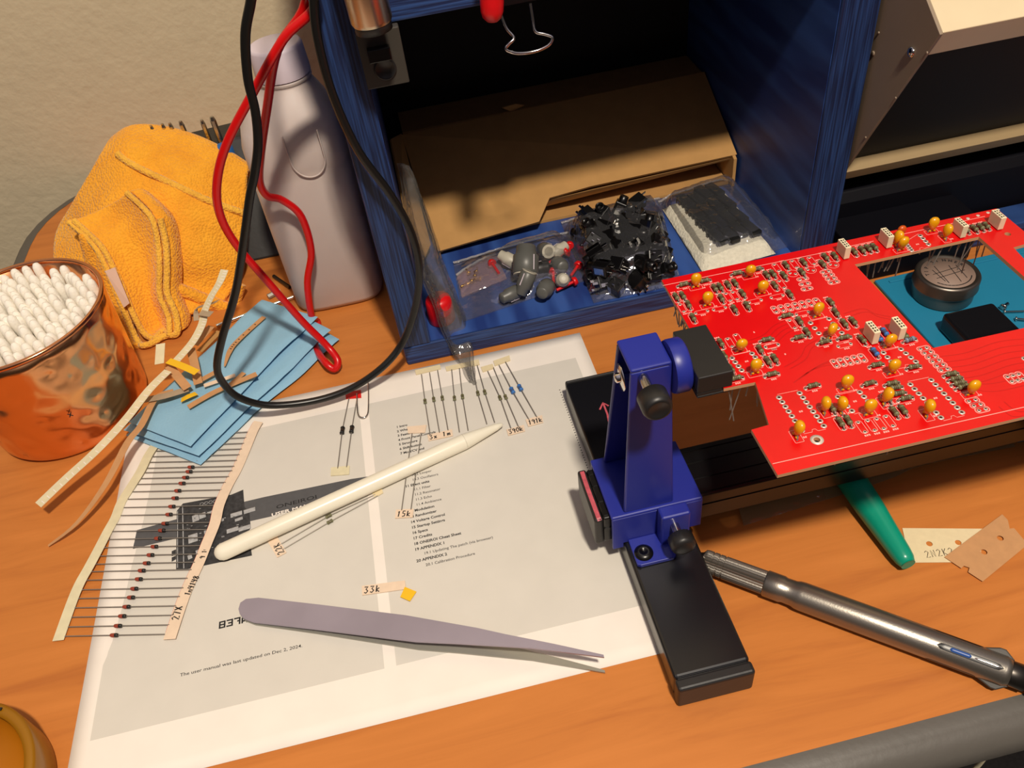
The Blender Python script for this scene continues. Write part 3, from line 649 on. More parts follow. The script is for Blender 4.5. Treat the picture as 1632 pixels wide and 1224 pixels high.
for (x0, y0, x1, y1, d, nm) in ((1598, 490, 1606, 484, 2.2, 'short steel screw on the teal mat nearest the back'), (1600, 497, 1632, 496, 1.1, 'long thin steel screw on the teal mat beside the black foot'), (1618, 508, 1640, 510, 1.4, 'brassy screw on the teal mat at the right edge of the window')):
    a, b = at(x0, y0, 2.7 + d), at(x1, y1, 2.7 + d); ax = (b - a)
    mb = MB().lathe([(0, -.1), (d * .9, 0), (d * .95, .6), (d * .5, 1.1), (d * .5, ax.length), (d * .3, ax.length + .3)], a, ax, seg=10)
    tag(mb.build('screw', M['steel']), nm, 'screw', 'loose screws on the mat')

# ---------------------------------------------------------------- bags in the box
def bag(name, label, quad, hfun, film_m, nx=26, ny=20, group=None, zb=FZ):
    q = [Vector((at(x, y, zb + 1).x, at(x, y, zb + 1).y, zb)) for x, y in quad]      # back-left, back-right, front-right, front-left
    top, bot = [], []
    for i in range(ny + 1):
        r1, r2_ = [], []
        for j in range(nx + 1):
            u, v = j / nx, i / ny; p = q[3].lerp(q[2], u).lerp(q[0].lerp(q[1], u), v)
            e = min(1, min(u, 1 - u) * 7) * min(1, min(v, 1 - v) * 6); e = e * e * (3 - 2 * e)
            h = hfun(u, v) * e + noise.noise(p * .09) * 1.7 * e + abs(noise.noise(p * .25)) * .9 + .8
            r1.append(p + Z3 * max(.5, h)); r2_.append(p + Z3 * .25)
        top.append(r1); bot.append(r2_)
    t = thing(name, label, 'bag', ((q[0] + q[2]) / 2), group)
    MB().grid(top).build('top_film', film_m, t); MB().grid(bot).build('bottom_film', film_m, t)
    mb = MB(); a, b = top[-1], None
    mb.ribbon([p + Z3 * .4 for p in top[-2]], 1.6, .5); mb.build('zip_seal', M['seal'], t)
    return t, q
KB = [(838, 414, 19, 8.6, (.25, .75, .62), 'kgrey', 'klight', 'largest grey ridged knob lying in the left bag'),
      (836, 452, 15, 5.2, (-.5, -.35, -.7), 'kgrey', 'klight', 'grey knob lying nearest the front of the left bag'),
      (868, 398, 14, 5.0, (-.15, .8, -.35), 'kgrey', 'klight', 'grey knob standing with its pale ring up, at the back of the left bag'),
      (892, 398, 12, 4.4, (.8, .3, .2), 'klight', 'kgrey', 'pale grey knob at the back right of the left bag'),
      (862, 428, 12, 4.8, (.9, -.2, .15), 'bkpl', 'bkpl', 'black knob in the middle of the left bag'),
      (893, 423, 12, 5.2, (.1, -.8, .35), 'kgrey', 'bkpl', 'dark grey knob right of the black one'),
      (897, 446, 10, 4.4, (0, -.6, .6), 'klight', 'klight', 'small pale knob beside the red pieces'),
      (868, 462, 12, 5.4, (-.4, -.7, .2), 'kgrey', 'bkpl', 'dark grey knob at the front edge of the left bag'),
      (808, 412, 12, 4.6, (-.6, .5, .3), 'klight', 'kgrey', 'pale knob at the left beside the screw bag'),
      (812, 470, 13, 4.6, (-.8, -.4, .1), 'kgrey', 'bkpl', 'slim dark knob at the front left of the left bag')]
for x, y, L, r, ax, c1, c2, nm in KB:
    ax = Vector(ax).normalized(); z = FZ + 1 + r + (L / 2) * abs(ax.z) * .9; p = at(x, y, z); o = p - ax * L / 2
    k = thing('control_knob', nm, 'knob', (p.x, p.y, FZ + 1), 'knobs in the left bag')
    MB().lathe([(r * .9, 0), (r, .6), (r * .96, L * .62), (r * .78, L * .7), (r * .72, L - .6), (r * .62, L), (r * .2, L + .1)], o, ax, seg=24).build('knob_body', M[c1], k)
    MB().lathe([(r * .92, -.9), (r * .92, -.05), (r * .6, -.05), (r * .6, -.9)], o, ax, seg=24).build('ring', M[c2], k)
    e = ax.orthogonal().normalized(); MB().tube([o + e * r * .99 + ax * L * .08, o + e * r * .97 + ax * L * .6], .35, 5).build('pointer_line', M['capm'], k)
RB = [(885, 412, 14, (1, .35, .25), 'red pin with its head by the pale knob, in the left bag'), (907, 400, 9, (.3, .9, .1), 'red pin at the back right corner of the left bag'), (915, 432, 9, (.7, .7, .2), 'red pin farthest right in the left bag'),
      (900, 456, 12, (.95, .25, .1), 'red pin at the front of the left bag'), (882, 444, 10, (.2, .9, .2), 'red pin standing among the dark knobs'), (790, 428, 10, (-.2, .9, .1), 'red pin beside the small screw bag')]
for x, y, L, ax, nm in RB:
    ax = Vector(ax).normalized(); p = at(x, y, FZ + 4); o = p - ax * L / 2
    t = thing('red_pin', nm, 'pin', (p.x, p.y, FZ + 2), 'red pins in the left bag')
    MB().tube([o, o + ax * L], 1.0, 8).build('pin_shaft', M['kred'], t); MB().lathe([(2.6, L), (3.0, L + .5), (2.6, L + 2.6), (0, L + 3)], o, ax, seg=14).build('pin_head', M['kred'], t)
bag('zip_bag', 'clear zip bag of grey knobs at the left of the box floor', [(722, 416), (905, 368), (938, 445), (738, 512)], lambda u, v: 10 * (.35 + .65 * min(1, max(0, u - .2) * 3)), M['film'])
sq = [(727, 436), (789, 402), (808, 444), (736, 474)]
bag('zip_bag', 'small pinkish zip bag of brass screws on the larger left bag', sq, lambda u, v: 2.4, M['filmp'], 12, 10)
for i, (x, y) in enumerate(((748, 436), (757, 441), (752, 448), (766, 444), (745, 452), (759, 434))):
    a = R_.uniform(0, 6.28); p = at(x, y, FZ + 2.2); d = Vector((math.cos(a), math.sin(a), .1))
    mb = MB().lathe([(0, -.1), (1.5, 0), (1.5, .8), (.7, 1.0), (.7, 5), (.2, 5.4)], p, d, seg=10)
    tag(mb.build('brass_screw', mat('brass', (200, 160, 90), .3, 1.0) if i == 0 else bpy.data.materials['brass']), 'small brass screw in the pinkish zip bag', 'screw', 'screws in the pinkish zip bag')

# black jacks in the middle bag
jk = thing('audio_jack', 'black audio jack with a metal bushing in the middle bag', 'jack', (0, 0, 0), 'jacks in the middle bag')
MB().box(-4.4, 4.4, -4, 4, -5, 5).build('jack_body', M['bkgl'], jk, bevel=.6)
MB().lathe([(3.0, 5.05), (3.0, 9), (2.2, 9.2), (2.2, 6)], (0, 0, 0), seg=16).build('bushing', M['bkgl'], jk)
MB().box(-4.65, -4.45, -2.2, 2.2, -3.5, 3.0).box(1.2, 3.6, -4.2, -4.0, -4, 4.4).build('contact_plate', M['chrome'], jk)
for x, y in ((-2.5, 0), (2.6, 1.4), (0, -2.6)): MB().box(x - .8, x + .8, y - .2, y + .2, -8.6, -5.05).build('pin', M['chrome'], jk)
qb = [(893, 352), (1050, 312), (1086, 452), (946, 482)]
qm = [at(x, y, FZ + 4) for x, y in qb]; first = True
for L in range(2):
    for i in range(6 - L):
        for j in range(5 - L):
            u, v = (j + .7 + R_.uniform(-.25, .25) + L * .4) / 5.4, (i + .65 + R_.uniform(-.2, .2) + L * .4) / 6.6
            if v > .8: continue
            p = qm[3].lerp(qm[2], u).lerp(qm[0].lerp(qm[1], u), v); p.z = FZ + 6 + L * 9.5 + R_.uniform(0, 1.5)
            ax = Vector((R_.uniform(-1, 1), R_.uniform(-1, 1), R_.choice((-.15, .1, -.9, -.8, .9))))
            m = frame(p, ax, R_.uniform(0, 6))
            if first: mm_ = m.copy(); mm_.translation *= MM; jk.matrix_basis = mm_; first = False
            else: inst(jk, m)
bag('zip_bag', 'clear zip bag of black audio jacks in the middle of the box floor', qb, lambda u, v: 19 if v < .72 else 19 - (v - .72) * 45, M['film'], 30, 26)

# foam and chips in the right bag
fq = [at(x, y, FZ + 7) for x, y in ((1056, 322), (1152, 292), (1238, 392), (1122, 424))]
mb = MB(); N = 14; rows = []
for i in range(N + 1):
    r = []
    for j in range(N + 1):
        u, v = j / N, i / N; p = fq[3].lerp(fq[2], u).lerp(fq[0].lerp(fq[1], u), v)
        e = min(u, 1 - u, v, 1 - v); p.z = FZ + 1.2 + 6.5 * min(1, math.sqrt(max(0, e * 9))) + .4 * noise.noise(p * .3); r.append(p)
    rows.append(r)
mb.grid(rows); mb.grid([[Vector((p.x, p.y, FZ + 1.0)) for p in r] for r in rows][::-1])
tag(mb.build('foam_block', M['foam']), 'white foam pad carrying black chips in the right bag', 'foam')
ch = thing('chip', 'black integrated circuit pressed into the white foam pad', 'chip', (0, 0, 0), 'chips on the white foam')
MB().box(-3.2, 3.2, -4.9, 4.9, 0.4, 3.7).build('chip_body', M['ic'], ch, bevel=.3)
mb = MB(); mb.box(-1.2, -.7, -3.6, 3.2, 3.71, 3.74).box(.1, .5, -3.0, 2.2, 3.71, 3.74).build('printed_code', M['gund'], ch)
for sx in (-1, 1):
    mb = MB()
    for k in range(4): mb.box(sx * 3.75 - .12, sx * 3.75 + .12, -3.8 + k * 2.54 - .5, -3.8 + k * 2.54 + .5, -.5, 1.9); mb.box(min(sx * 3.25, sx * 3.8), max(sx * 3.25, sx * 3.8), -3.8 + k * 2.54 - .5, -3.8 + k * 2.54 + .5, 1.9, 2.15)
    mb.build('pin_row', M['gund'], ch)
cq = [at(x, y, FZ + 9) for x, y in ((1078, 319), (1136, 292), (1214, 374), (1143, 393))]; first = True
ux = ((cq[1] - cq[0]) + (cq[2] - cq[3])).normalized(); ang = math.atan2(ux.y, ux.x)
sp_x = ((cq[1] - cq[0]).length + (cq[2] - cq[3]).length) / 8; sp_y = ((cq[0] - cq[3]).length + (cq[1] - cq[2]).length) / 8
ksx, ksy = .80 * sp_x / 6.4, .93 * sp_y / 9.8
for i in range(4):
    for j in range(4):
        u, v = (j + .5) / 4, (i + .5) / 4; p = cq[3].lerp(cq[2], u).lerp(cq[0].lerp(cq[1], u), v)
        p += (cq[3] - cq[0]).normalized() * (0, 2.0, -1.5, 1.0)[j]
        m = Matrix.Translation(Vector((p.x, p.y, FZ + 7.9 + R_.uniform(0, .8)))) @ Matrix.Rotation(ang + R_.uniform(-.04, .04), 4, 'Z') @ Matrix.Diagonal((ksx, ksy, 1, 1))
        if first: mm_ = m.copy(); mm_.translation *= MM; ch.matrix_basis = mm_; first = False
        else: inst(ch, m)
bag('zip_bag', 'clear zip bag with foam and black chips at the right of the box floor', [(1046, 318), (1160, 282), (1258, 392), (1120, 436)], lambda u, v: 13, M['film'])

# smoky bag leaning out of the box
Lf = [(640, 266, 268), (652, 345, 253), (672, 430, 238), (702, 512, 223), (735, 582, 210)]
Rt = [(652, 272, 274), (692, 368, 262), (716, 440, 252), (740, 500, 238), (754, 566, 214)]
tip = at(757, 614, .8)
rows = []
for (a, b, c), (d, e, f) in zip(Lf, Rt):
    p, q = aty(a, b, c), aty(d, e, f); rows.append([p, p.lerp(q, .35) + Vector((-1.5, 3, 1)), p.lerp(q, .7) + Vector((1.5, 1, 2)), q])
rows.append([tip + Vector((-1.2, 0, 0)), tip, tip + Vector((.5, 0, .6)), tip + Vector((1.2, .5, .4))])
G2 = smooth_grid(rows, 6)
for r in G2:
    for k, p in enumerate(r): r[k] = p + Vector((noise.noise(p * .08) * 1.6, noise.noise(p * .1 + Vector((9, 0, 0))) * 1.2, 0)); r[k].z = max(.6, r[k].z)
sb = thing('smoky_bag', 'crumpled smoky plastic bag leaning out of the left of the blue box', 'bag', tip)
MB().grid(G2).build('bag_sheet', M['filmd'], sb, mods=(('SOLIDIFY', dict(thickness=.25 * MM)),))
MB().grid([[p + Vector((-2.0 - noise.noise(p * .07), 2.2, .3)) for p in r] for r in G2]).build('bag_sheet', M['filmd'], sb, mods=(('SOLIDIFY', dict(thickness=.25 * MM)),))

# ---------------------------------------------------------------- printed sheet
sh = thing('printed_sheet', 'white printed manual sheet on the desk under the tweezers', 'paper', (140, 108, .1))
PT = .25
mb = MB(); rows = []
for i in range(31):
    rows.append([Vector((279.4 * j / 40, 215.9 * i / 30, PT + (1.6 * max(0, 1 - j / 3) ** 2 * (i / 30) ** 2))) for j in range(41)])
mb.grid(rows); mb.build('sheet', M['paper'], sh, mods=(('SOLIDIFY', dict(thickness=.12 * MM, offset=-1)),))
ZP = PT + .03
a, b = at(144, 1181), at(614, 1066)
c, d, e = at(632, 1062), at(916, 571), at(936, 621)
f_ = at(590, 840)
GX0, GX1, GY0, GY1 = a.x, (b.x + f_.x) / 2, (a.y + b.y) / 2, 202
HX0, HX1, HY0, HY1 = c.x, d.x + .5, GY0, d.y
mb = MB()
mb.box(GX0, GX1, GY0, HY1, ZP, ZP + .02); mb.box(HX0, HX1, HY0, HY1, ZP, ZP + .02); mb.build('page_tint', M['grey_print'], sh)
ZT = ZP + .05
# right page: table of contents
s0, s1 = at(632, 683), at(664, 897)
LN = ['1 Intro', '2 What is it?', '3 Features', '4 Front Panel Controls', '5 Structure', '6 Shift button', '7 Mod/CV and', '', '', '', '', '>10.2 Looper', '>10.3 Oscillators', '11 Effect units', '>11.1 Filter', '>11.2 Resonator', '>11.3 Echo', '>11.4 Ambience', '12 Modulation', '13 Randomizer', '14 Voltage Control', '15 Startup Settings', '16 Specs', '17 Credits', '18 ONEIROI Cheat Sheet', '19 APPENDIX 1', '>19.1 Updating The patch (via browser)', '20 APPENDIX 2', '>20.1 Calibration Procedure']
mb = MB(); mb2 = MB()
for i, l in enumerate(LN):
    if i == 8: mb.build('contents_text', M['ink'], sh); mb = MB()
    if not l: continue
    y = s0.y + (s1.y - s0.y) * i / 27; x = s0.x + (s1.x - s0.x) * i / 27
    if l[0] == '>': put_text(mb2, l[1:], (x + 4.2, y, ZT), 2.25)
    else: put_text(mb, l, (x, y, ZT), 2.3, bold=True)
mb.build('contents_text', M['ink'], sh); mb2.build('contents_text', M['ink'], sh)
mb = MB(); p, q = at(287, 1079), at(482, 1031)
put_text(mb, 'The user manual was last updated on Dec 2, 2024.', (p.x, p.y, ZT), 2.3, width=(q - p).length); 
p = at(349, 1003)
def blocky(mb, o, s_, pats):
    for k, pat in enumerate(pats):
        for r, row in enumerate(pat):
            for c_, ch_ in enumerate(row):
                if ch_ == '#': mb.box(o.x + (k * 4.6 + c_) * s_, o.x + (k * 4.6 + c_ + 1) * s_, o.y + (4 - r) * s_, o.y + (5 - r) * s_, ZT, ZT + .02)
blocky(mb, p, .78, [['####', '#..#', '####', '#..#', '####'], ['####', '...#', '.###', '...#', '####'], ['####', '...#', '..##', '...#', '...#'], ['.###', '#..#', '#..#', '####', '#..#'], ['####', '#...', '#...', '#...', '####'], ['####', '#..#', '#..#', '#..#', '####']])
mb.build('printed_line', M['ink'], sh)
# left page: title ribbon and picture of a board
mb = MB(); mb.add([(lambda p: (p.x, p.y, ZT))(at(*q)) for q in ((197, 879), (202, 850), (340, 812), (420, 793), (560, 764), (606, 757), (596, 782), (440, 822), (330, 847))], [list(range(9))[::-1]]); mb.build('title_ribbon', M['grey_ink'], sh)
mb = MB()
mb.add([(lambda p: (p.x, p.y, ZT + .03))(at(*q)) for q in ((281, 908), (293, 909), (402, 886), (401, 879), (395, 850), (400, 842), (398, 818), (390, 808), (388, 781), (369, 789), (292, 803), (282, 815))], [list(range(12))[::-1]])
for q in (((274, 879), (281, 876), (281, 884), (274, 887)), ((274, 889), (281, 886), (281, 892), (274, 896))): mb.add([(lambda p: (p.x, p.y, ZT))(at(*s_)) for s_ in q], [(3, 2, 1, 0)])
mb.build('board_picture', M['pcb_print'], sh)
mb = MB()
for x, y, w, l in ((377, 820, 3, 9), (398, 814, 3, 9), (371, 845, 3, 9), (390, 842, 3, 9), (381, 828, 2, 6), (312, 826, 5, 5), (323, 822, 4, 5), (308, 858, 6, 7), (316, 880, 3, 3), (303, 888, 3, 3), (330, 848, 3, 4), (336, 817, 2, 5), (352, 830, 2, 5), (350, 815, 2, 5)):
    p = at(x, y); mb.tube([Vector((p.x - l * .34, p.y - .3, ZT + .07)), Vector((p.x + l * .34, p.y + .3, ZT + .07))], w * .5, 10)
for v in mb.v: v.z = min(max(v.z, ZT + .05), ZT + .08)
for k in range(5):
    p = at(322 + k * 7, 804 - k * 1.5); mb.tube([(p.x + 1 * math.cos(t), p.y + 1 * math.sin(t), ZT + .06) for t in [i * .7 for i in range(9)]], .14, 4, closed=True)
mb.tube([at(291, 806, ZT + .07), at(293, 906, ZT + .07)], .3, 5); mb.tube([at(283, 815, ZT + .07), at(283, 905, ZT + .07)], .25, 5)
for k in range(40):
    p = at(296 + R_.uniform(0, 92), 812 + R_.uniform(0, 80)); p.z = ZT + .06
    mb.box(p.x, p.x + R_.uniform(.4, 1.5), p.y, p.y + R_.uniform(.2, .6), ZT + .06, ZT + .08)
mb.build('board_picture_parts', M['lt_ink'], sh)
mb = MB(); p, q = at(440, 812), at(505, 795); dx = (q - p).normalized(); put_text(mb, 'ONEIROI', (p.x, p.y, ZT + .05), 3.6, dx, (-dx.y, dx.x, 0), width=(q - p).length); mb.build('title_text', M['ink'], sh)
mb = MB(); p, q = at(433, 824), at(518, 801); dx = (q - p).normalized(); put_text(mb, 'USER MANUAL', (p.x, p.y, ZT + .05), 2.9, dx, (-dx.y, dx.x, 0), bold=True, width=(q - p).length); mb.build('title_text', M['paper'], sh)
# dotted margin line
mb = MB()
for k in range(38):
    x, y = 892 + (945 - 892) * k / 37, 622 + (770 - 622) * k / 37
    p = at(x, y); mb.box(p.x - .3, p.x + .3, p.y - .3, p.y + .3, ZT, ZT + .02)
mb.build('dotted_line', M['ink'], sh)

# ---------------------------------------------------------------- diodes on two paper tapes
ds = thing('diode_strip', 'long strip of small red diodes between two paper tapes at the left of the sheet', 'diode strip', at(230, 870, .5))
LT = [(262, 690), (238.5, 722), (224.5, 750), (209, 775), (193.5, 800), (184, 824.5), (172, 846), (156, 877), (141, 905), (127, 930), (114, 961), (92.6, 1021)]
RT = [(412, 672), (403, 688), (389, 722), (376.6, 750), (362.7, 775), (349, 806), (342.5, 834), (330, 865), (317.6, 896), (302, 930), (289.7, 961), (270, 1019)]
def zt_(i, n): return 1.0 + 1.3 * (0.5 + 0.5 * math.sin(i / n * 11))
def along(tp, y):
    for (x0, y0), (x1, y1) in zip(tp, tp[1:]):
        if y0 <= y <= y1: return x0 + (x1 - x0) * (y - y0) / (y1 - y0)
    return tp[-1][0] if y > tp[-1][1] else tp[0][0]
lp_ = smooth_path([at(x, y, zt_(i, 11)) for i, (x, y) in enumerate(LT)], 4); rp_ = smooth_path([at(x, y, zt_(i + 2, 11)) for i, (x, y) in enumerate(RT)], 4)
MB().ribbon(lp_, 5.6, .12).build('paper_tape', M['tapew'], ds); rt = MB().ribbon(rp_, 6.0, .12).build('paper_tape', M['tapek'], ds)
rt['label'] = 'tape with handwriting'
mb = MB()
for txt, (x0, y0), (x1, y1), s_ in (('27X', (282, 991), (289, 968), 3.6), ('1n4148', (299, 951), (315, 920), 3.0), ('9 10nS', (323, 893), (332, 867), 2.6)):
    p, q = at(x0, y0, 0), at(x1, y1, 0); d = (q - p).normalized(); nn = Vector((-d.y, d.x, 0)); z = min(rp_, key=lambda v: (v - p).length).z + .35
    n_ = len(txt) * .72; hand(mb, txt, Vector((p.x, p.y, z)) - nn * -.6 - nn * 2.2, s_, d, nn, .55, gap=(q - p).length / s_ / len(txt))
mb.build('handwriting', M['ink'], rt)
mb = MB()
for k in range(2, len(rp_) - 1): mb.tube([rp_[k - 1] + (rp_[k] - rp_[k - 1]).cross(Z3).normalized() * 3.0, rp_[k] + (rp_[k + 1] - rp_[k - 1]).cross(Z3).normalized() * 3.0], .16, 4)
mb.build('red_edge', M['redt'], rt)
dy = [(788, 272), (778, 295), (760, 325), (742, 355), (720, 393), (706, 431), (690, 474), (675, 515), (655, 561), (638, 597), (618, 638), (600, 680), (580, 723), (560, 765), (535, 803), (520, 847), (497, 896), (480, 941), (457, 989), (435, 1037), (413, 1087), (393, 1135)]
dy = [(60 + x / 3.2214, 660 + y / 3.2214) for x, y in dy]
dy = [(320 - 1, 735), (326, 726), (332, 717), (338, 708), (344, 699), (350, 690)][::-1] + dy
for x, y in dy:
    yl, yr = y + 1.2, y - 2.2
    a = at(along(LT, yl), yl, 1.9); b = at(along(RT, yr), yr, 1.9); c = at(x, y, 2.0); d = (b - a).normalized()
    t = MB().lathe([(.4, -2.0), (.85, -1.8), (.95, -1.2), (.95, .4), (.95, .4)], c, d, seg=10, mi=0).lathe([(.97, .35), (.97, 1.3), (.8, 1.8), (.4, 2.0)], c, d, seg=10, mi=1)
    t = t.build('diode', [M['glassred'], M['ic']], ds)
    MB().tube([a + d * 2.4 - Z3 * .4, c - d * 1.9], .28, 5).tube([c + d * 1.9, b - d * 2.6 - Z3 * .3], .28, 5).build('lead', M['lead'], t)

# ---------------------------------------------------------------- taped resistors on the sheet
def k6(x, y, z=1.0): return at(480 + x / 3.886, 560 + y / 3.886, z)
def tape_piece(parent, quad, m, txt=None, tsize=3.4, conv=k6, z=.55):
    q = [conv(x, y, z) for x, y in quad]; q = [Vector((p.x, p.y, z)) for p in q]
    t = MB().prism(q[::-1], (0, 0, .5)).build('tape', m, parent)
    if txt:
        mb = MB(); d = (q[1] - q[0]).normalized(); nn = Vector((-d.y, d.x, 0)); L = (q[1] - q[0]).length
        H = abs((q[3] - q[0]).dot(nn)); s_ = min(tsize, H * .7)
        hand(mb, txt, q[3] + d * .8 + nn * H * .14 + Z3 * .55, s_, d, nn, .6, gap=min(.8, (L - 1.6) / s_ / len(txt))); h = mb.build('handwriting', M['ink'], t)
    return t
def axial(parent, name, m, a, c, b, L=3.4, r=.95, z=1.2):
    a, b, c = Vector((a.x, a.y, 1.0)), Vector((b.x, b.y, 1.0)), Vector((c.x, c.y, r + .4)); d = (b - a).normalized()
    t = MB().lathe([(.4, -L / 2), (r, -L / 2 + .2), (r * 1.08, -L / 2 + .6), (r * .9, -L / 4), (r * .9, L / 4), (r * 1.08, L / 2 - .6), (r, L / 2 - .2), (.4, L / 2)], c, d, seg=12).build(name, m, parent)
    MB().tube([a, c - d * L / 2], .3, 5).tube([c + d * L / 2, b], .3, 5).build('lead', M['lead'], t)
    mb = MB()
    for o in (-.7, .0, .6): mb.lathe([(r * .93, o), (r * .93, o + .25)], c, d, seg=12)
    mb.build('colour_band', M['band'], t)
def strip(name, label, cat, tapes, parts, pn, pm, L=3.4, r=.95, conv=k6):
    o = conv(*parts[0][0]); t = thing(name, label, cat, (o.x, o.y, .5))
    for tp in tapes: tape_piece(t, tp[0], tp[1], *(tp[2:]), conv=conv)
    for a, c, b in parts: axial(t, pn, pm, conv(*a), conv(*c), conv(*b), L, r)
    return t
TB, TW = M['tape'], M['tapew']
strip('resistor_strip', 'three green resistors taped together, marked 3x 1m, on the sheet', 'resistor strip', [([(705, 120), (860, 85), (866, 110), (712, 146)], TB), ([(783, 520), (935, 485), (941, 525), (790, 557)], M['tapek'], '3x 1m')],
      [((745, 142), (768, 312), (800, 522)), ((795, 130), (822, 300), (857, 505)), ((845, 118), (875, 292), (910, 490))], 'resistor', M['res'])
strip('resistor_strip', 'two green resistors between the group marked 3x 1m and the smoky bag tip', 'resistor strip', [([(893, 98), (1040, 66), (1046, 92), (900, 124)], TB)],
      [((932, 112), (950, 293), (980, 500)), ((980, 105), (1000, 283), (1034, 490))], 'resistor', M['res'])
strip('resistor_strip', 'two green resistors beside the tip of the smoky bag', 'resistor strip', [([(1044, 64), (1100, 52), (1106, 84), (1050, 96)], TB)],
      [((1060, 90), (1095, 262), (1150, 450)), ((1090, 85), (1138, 255), (1198, 440))], 'resistor', M['res'])
strip('resistor_strip', 'two green resistors ending in a tape marked 390k at the stylus tip', 'resistor strip', [([(1113, 100), (1186, 80), (1196, 106), (1125, 130)], TB), ([(1272, 487), (1380, 458), (1387, 497), (1283, 524)], M['tapek'], '390k')],
      [((1155, 122), (1232, 290), (1300, 480)), ((1190, 100), (1267, 285), (1347, 470))], 'resistor', M['res'])
strip('resistor_strip', 'two blue resistors ending in a tape marked 191k', 'resistor strip', [([(1190, 62), (1290, 27), (1296, 58), (1200, 92)], TB), ([(1390, 425), (1493, 398), (1499, 443), (1406, 468)], M['tapek'], '191k')],
      [((1225, 85), (1308, 247), (1412, 425)), ((1265, 65), (1357, 230), (1461, 410))], 'resistor', M['resb'], 4.6, 1.25)
strip('resistor_strip', 'two taped wires running under the stylus, ending in a tape marked 15k', 'resistor strip', [([(656, 470), (777, 458), (768, 506), (664, 510)], M['tapek']), ([(588, 984), (697, 978), (692, 1030), (583, 1036)], M['tapek'], '15k')],
      [((687, 508), (657, 735), (622, 985)), ((743, 506), (714, 735), (680, 980))], 'resistor', M['res'])
strip('diode_pair', 'two black diodes hanging from a red tape above the title ribbon', 'diode pair', [([(275, 257), (370, 242), (373, 288), (278, 296)], M['redt']), ([(186, 722), (301, 711), (298, 764), (184, 773)], TW)],
      [((296, 290), (257, 495), (226, 725)), ((347, 285), (315, 488), (281, 718))], 'diode', M['ic'], 5.0, 1.3)
def fullpx(x, y, z=1.0): return at(x, y, z)
strip('resistor_strip', 'two green resistors lying along the lower edge of the stylus, tape marked 22R', 'resistor strip', [([(593, 786), (609, 780), (611, 786), (597, 794)], TB), ([(442, 889), (427, 864), (442, 856), (457, 881)], M['tapek'], '22R')],
      [((598, 788), (524, 823), (446, 868)), ((602, 790), (526, 832), (450, 876))], 'resistor', M['res'], conv=fullpx)
t = thing('paper_tape_piece', 'empty strip of paper tape marked 33k above the tweezers', 'tape', at(612, 938, .5))
def k7(x, y, z=1.0): return at(340 + x / 2.473, 840 + y / 2.473, z)
tape_piece(t, [(586, 234), (756, 212), (760, 246), (588, 270)], M['tapek'], '33k', 3.6, conv=k7)
q = [k7(x, y, 1.3) for x, y in ((755, 236), (801, 255), (775, 293), (737, 276))]
tag(MB().prism(q[::-1], (0, 0, .2)).build('yellow_tape_piece', M['yel']), 'small yellow square of tape beside the strip marked 33k', 'tape')
w = [(345, 262), (347, 330), (352, 385), (368, 408), (395, 408), (412, 385), (417, 330), (416, 210), (408, 180), (398, 166), (392, 176)]
tag(MB().tube(smooth_path([k6(x, y, 1.7) for x, y in w], 4), .45, 6).build('paper_clip', M['steel']), 'bent silver paper clip beside the red tape', 'paper clip')

# ---------------------------------------------------------------- stylus and tweezers
st_ = thing('stylus_pen', 'white stylus pen lying diagonally across the printed sheet', 'stylus', at(570, 785, 1.5))
a, b = at(352, 881, 6.4), at(801, 676, 4.0); ax = b - a; L = ax.length
MB().lathe([(0, -3.2), (1.6, -2.9), (3.2, -1.8), (4.2, 0), (4.45, 1.6), (4.45, L - 24)], a, ax, seg=40).build('barrel', M['stylus'], st_)
MB().lathe([(4.43, L - 23.9), (4.1, L - 21), (2.0, L - 4), (1.1, L - .6), (.5, L), (0, L + .1)], a, ax, seg=40).build('tip', M['stylus'], st_)
tw = thing('tweezers', 'grey steel tweezers with a bluish sheen lying on the lower sheet', 'tweezers', at(650, 1010, .5))
o_ = [(381, 972), (384, 962), (393, 956), (413, 954), (510, 965), (647, 982), (760, 1002), (805, 1012), (885, 1028), (962, 1045), (963, 1049), (845, 1034), (728, 1027), (663, 1024), (502, 1004), (405, 993), (389, 987), (383, 980)]
def zz(x): t = max(0, min(1, (x - 400) / 563)); return 2.6 + 11.8 * t ** 1.1
upv = [at(x, y, zz(x)) for x, y in o_]; lov = [Vector((p.x, p.y, .6)) for p in upv]
def arm(vs, th):
    n = len(vs); ctr = [(vs[i] + vs[n - i]) / 2 if i else vs[0] for i in range(n)]
    rows = []
    for i in range(0, n // 2 + 1):
        p, q = vs[i], vs[(n - i) % n]; rows.append([p, p.lerp(q, .5), q])
    mb = MB(); mb.grid([[p + Z3 * th for p in r] for r in rows][::-1]); mb.grid(rows)
    for i in range(n): p, q = vs[i], vs[(i + 1) % n]; mb.add([p, q, q + Z3 * th, p + Z3 * th], [(0, 3, 2, 1)])
    return mb
arm(upv, .9).build('upper_arm', M['blued'], tw); arm(lov, .9).build('lower_arm', M['steeld'], tw)

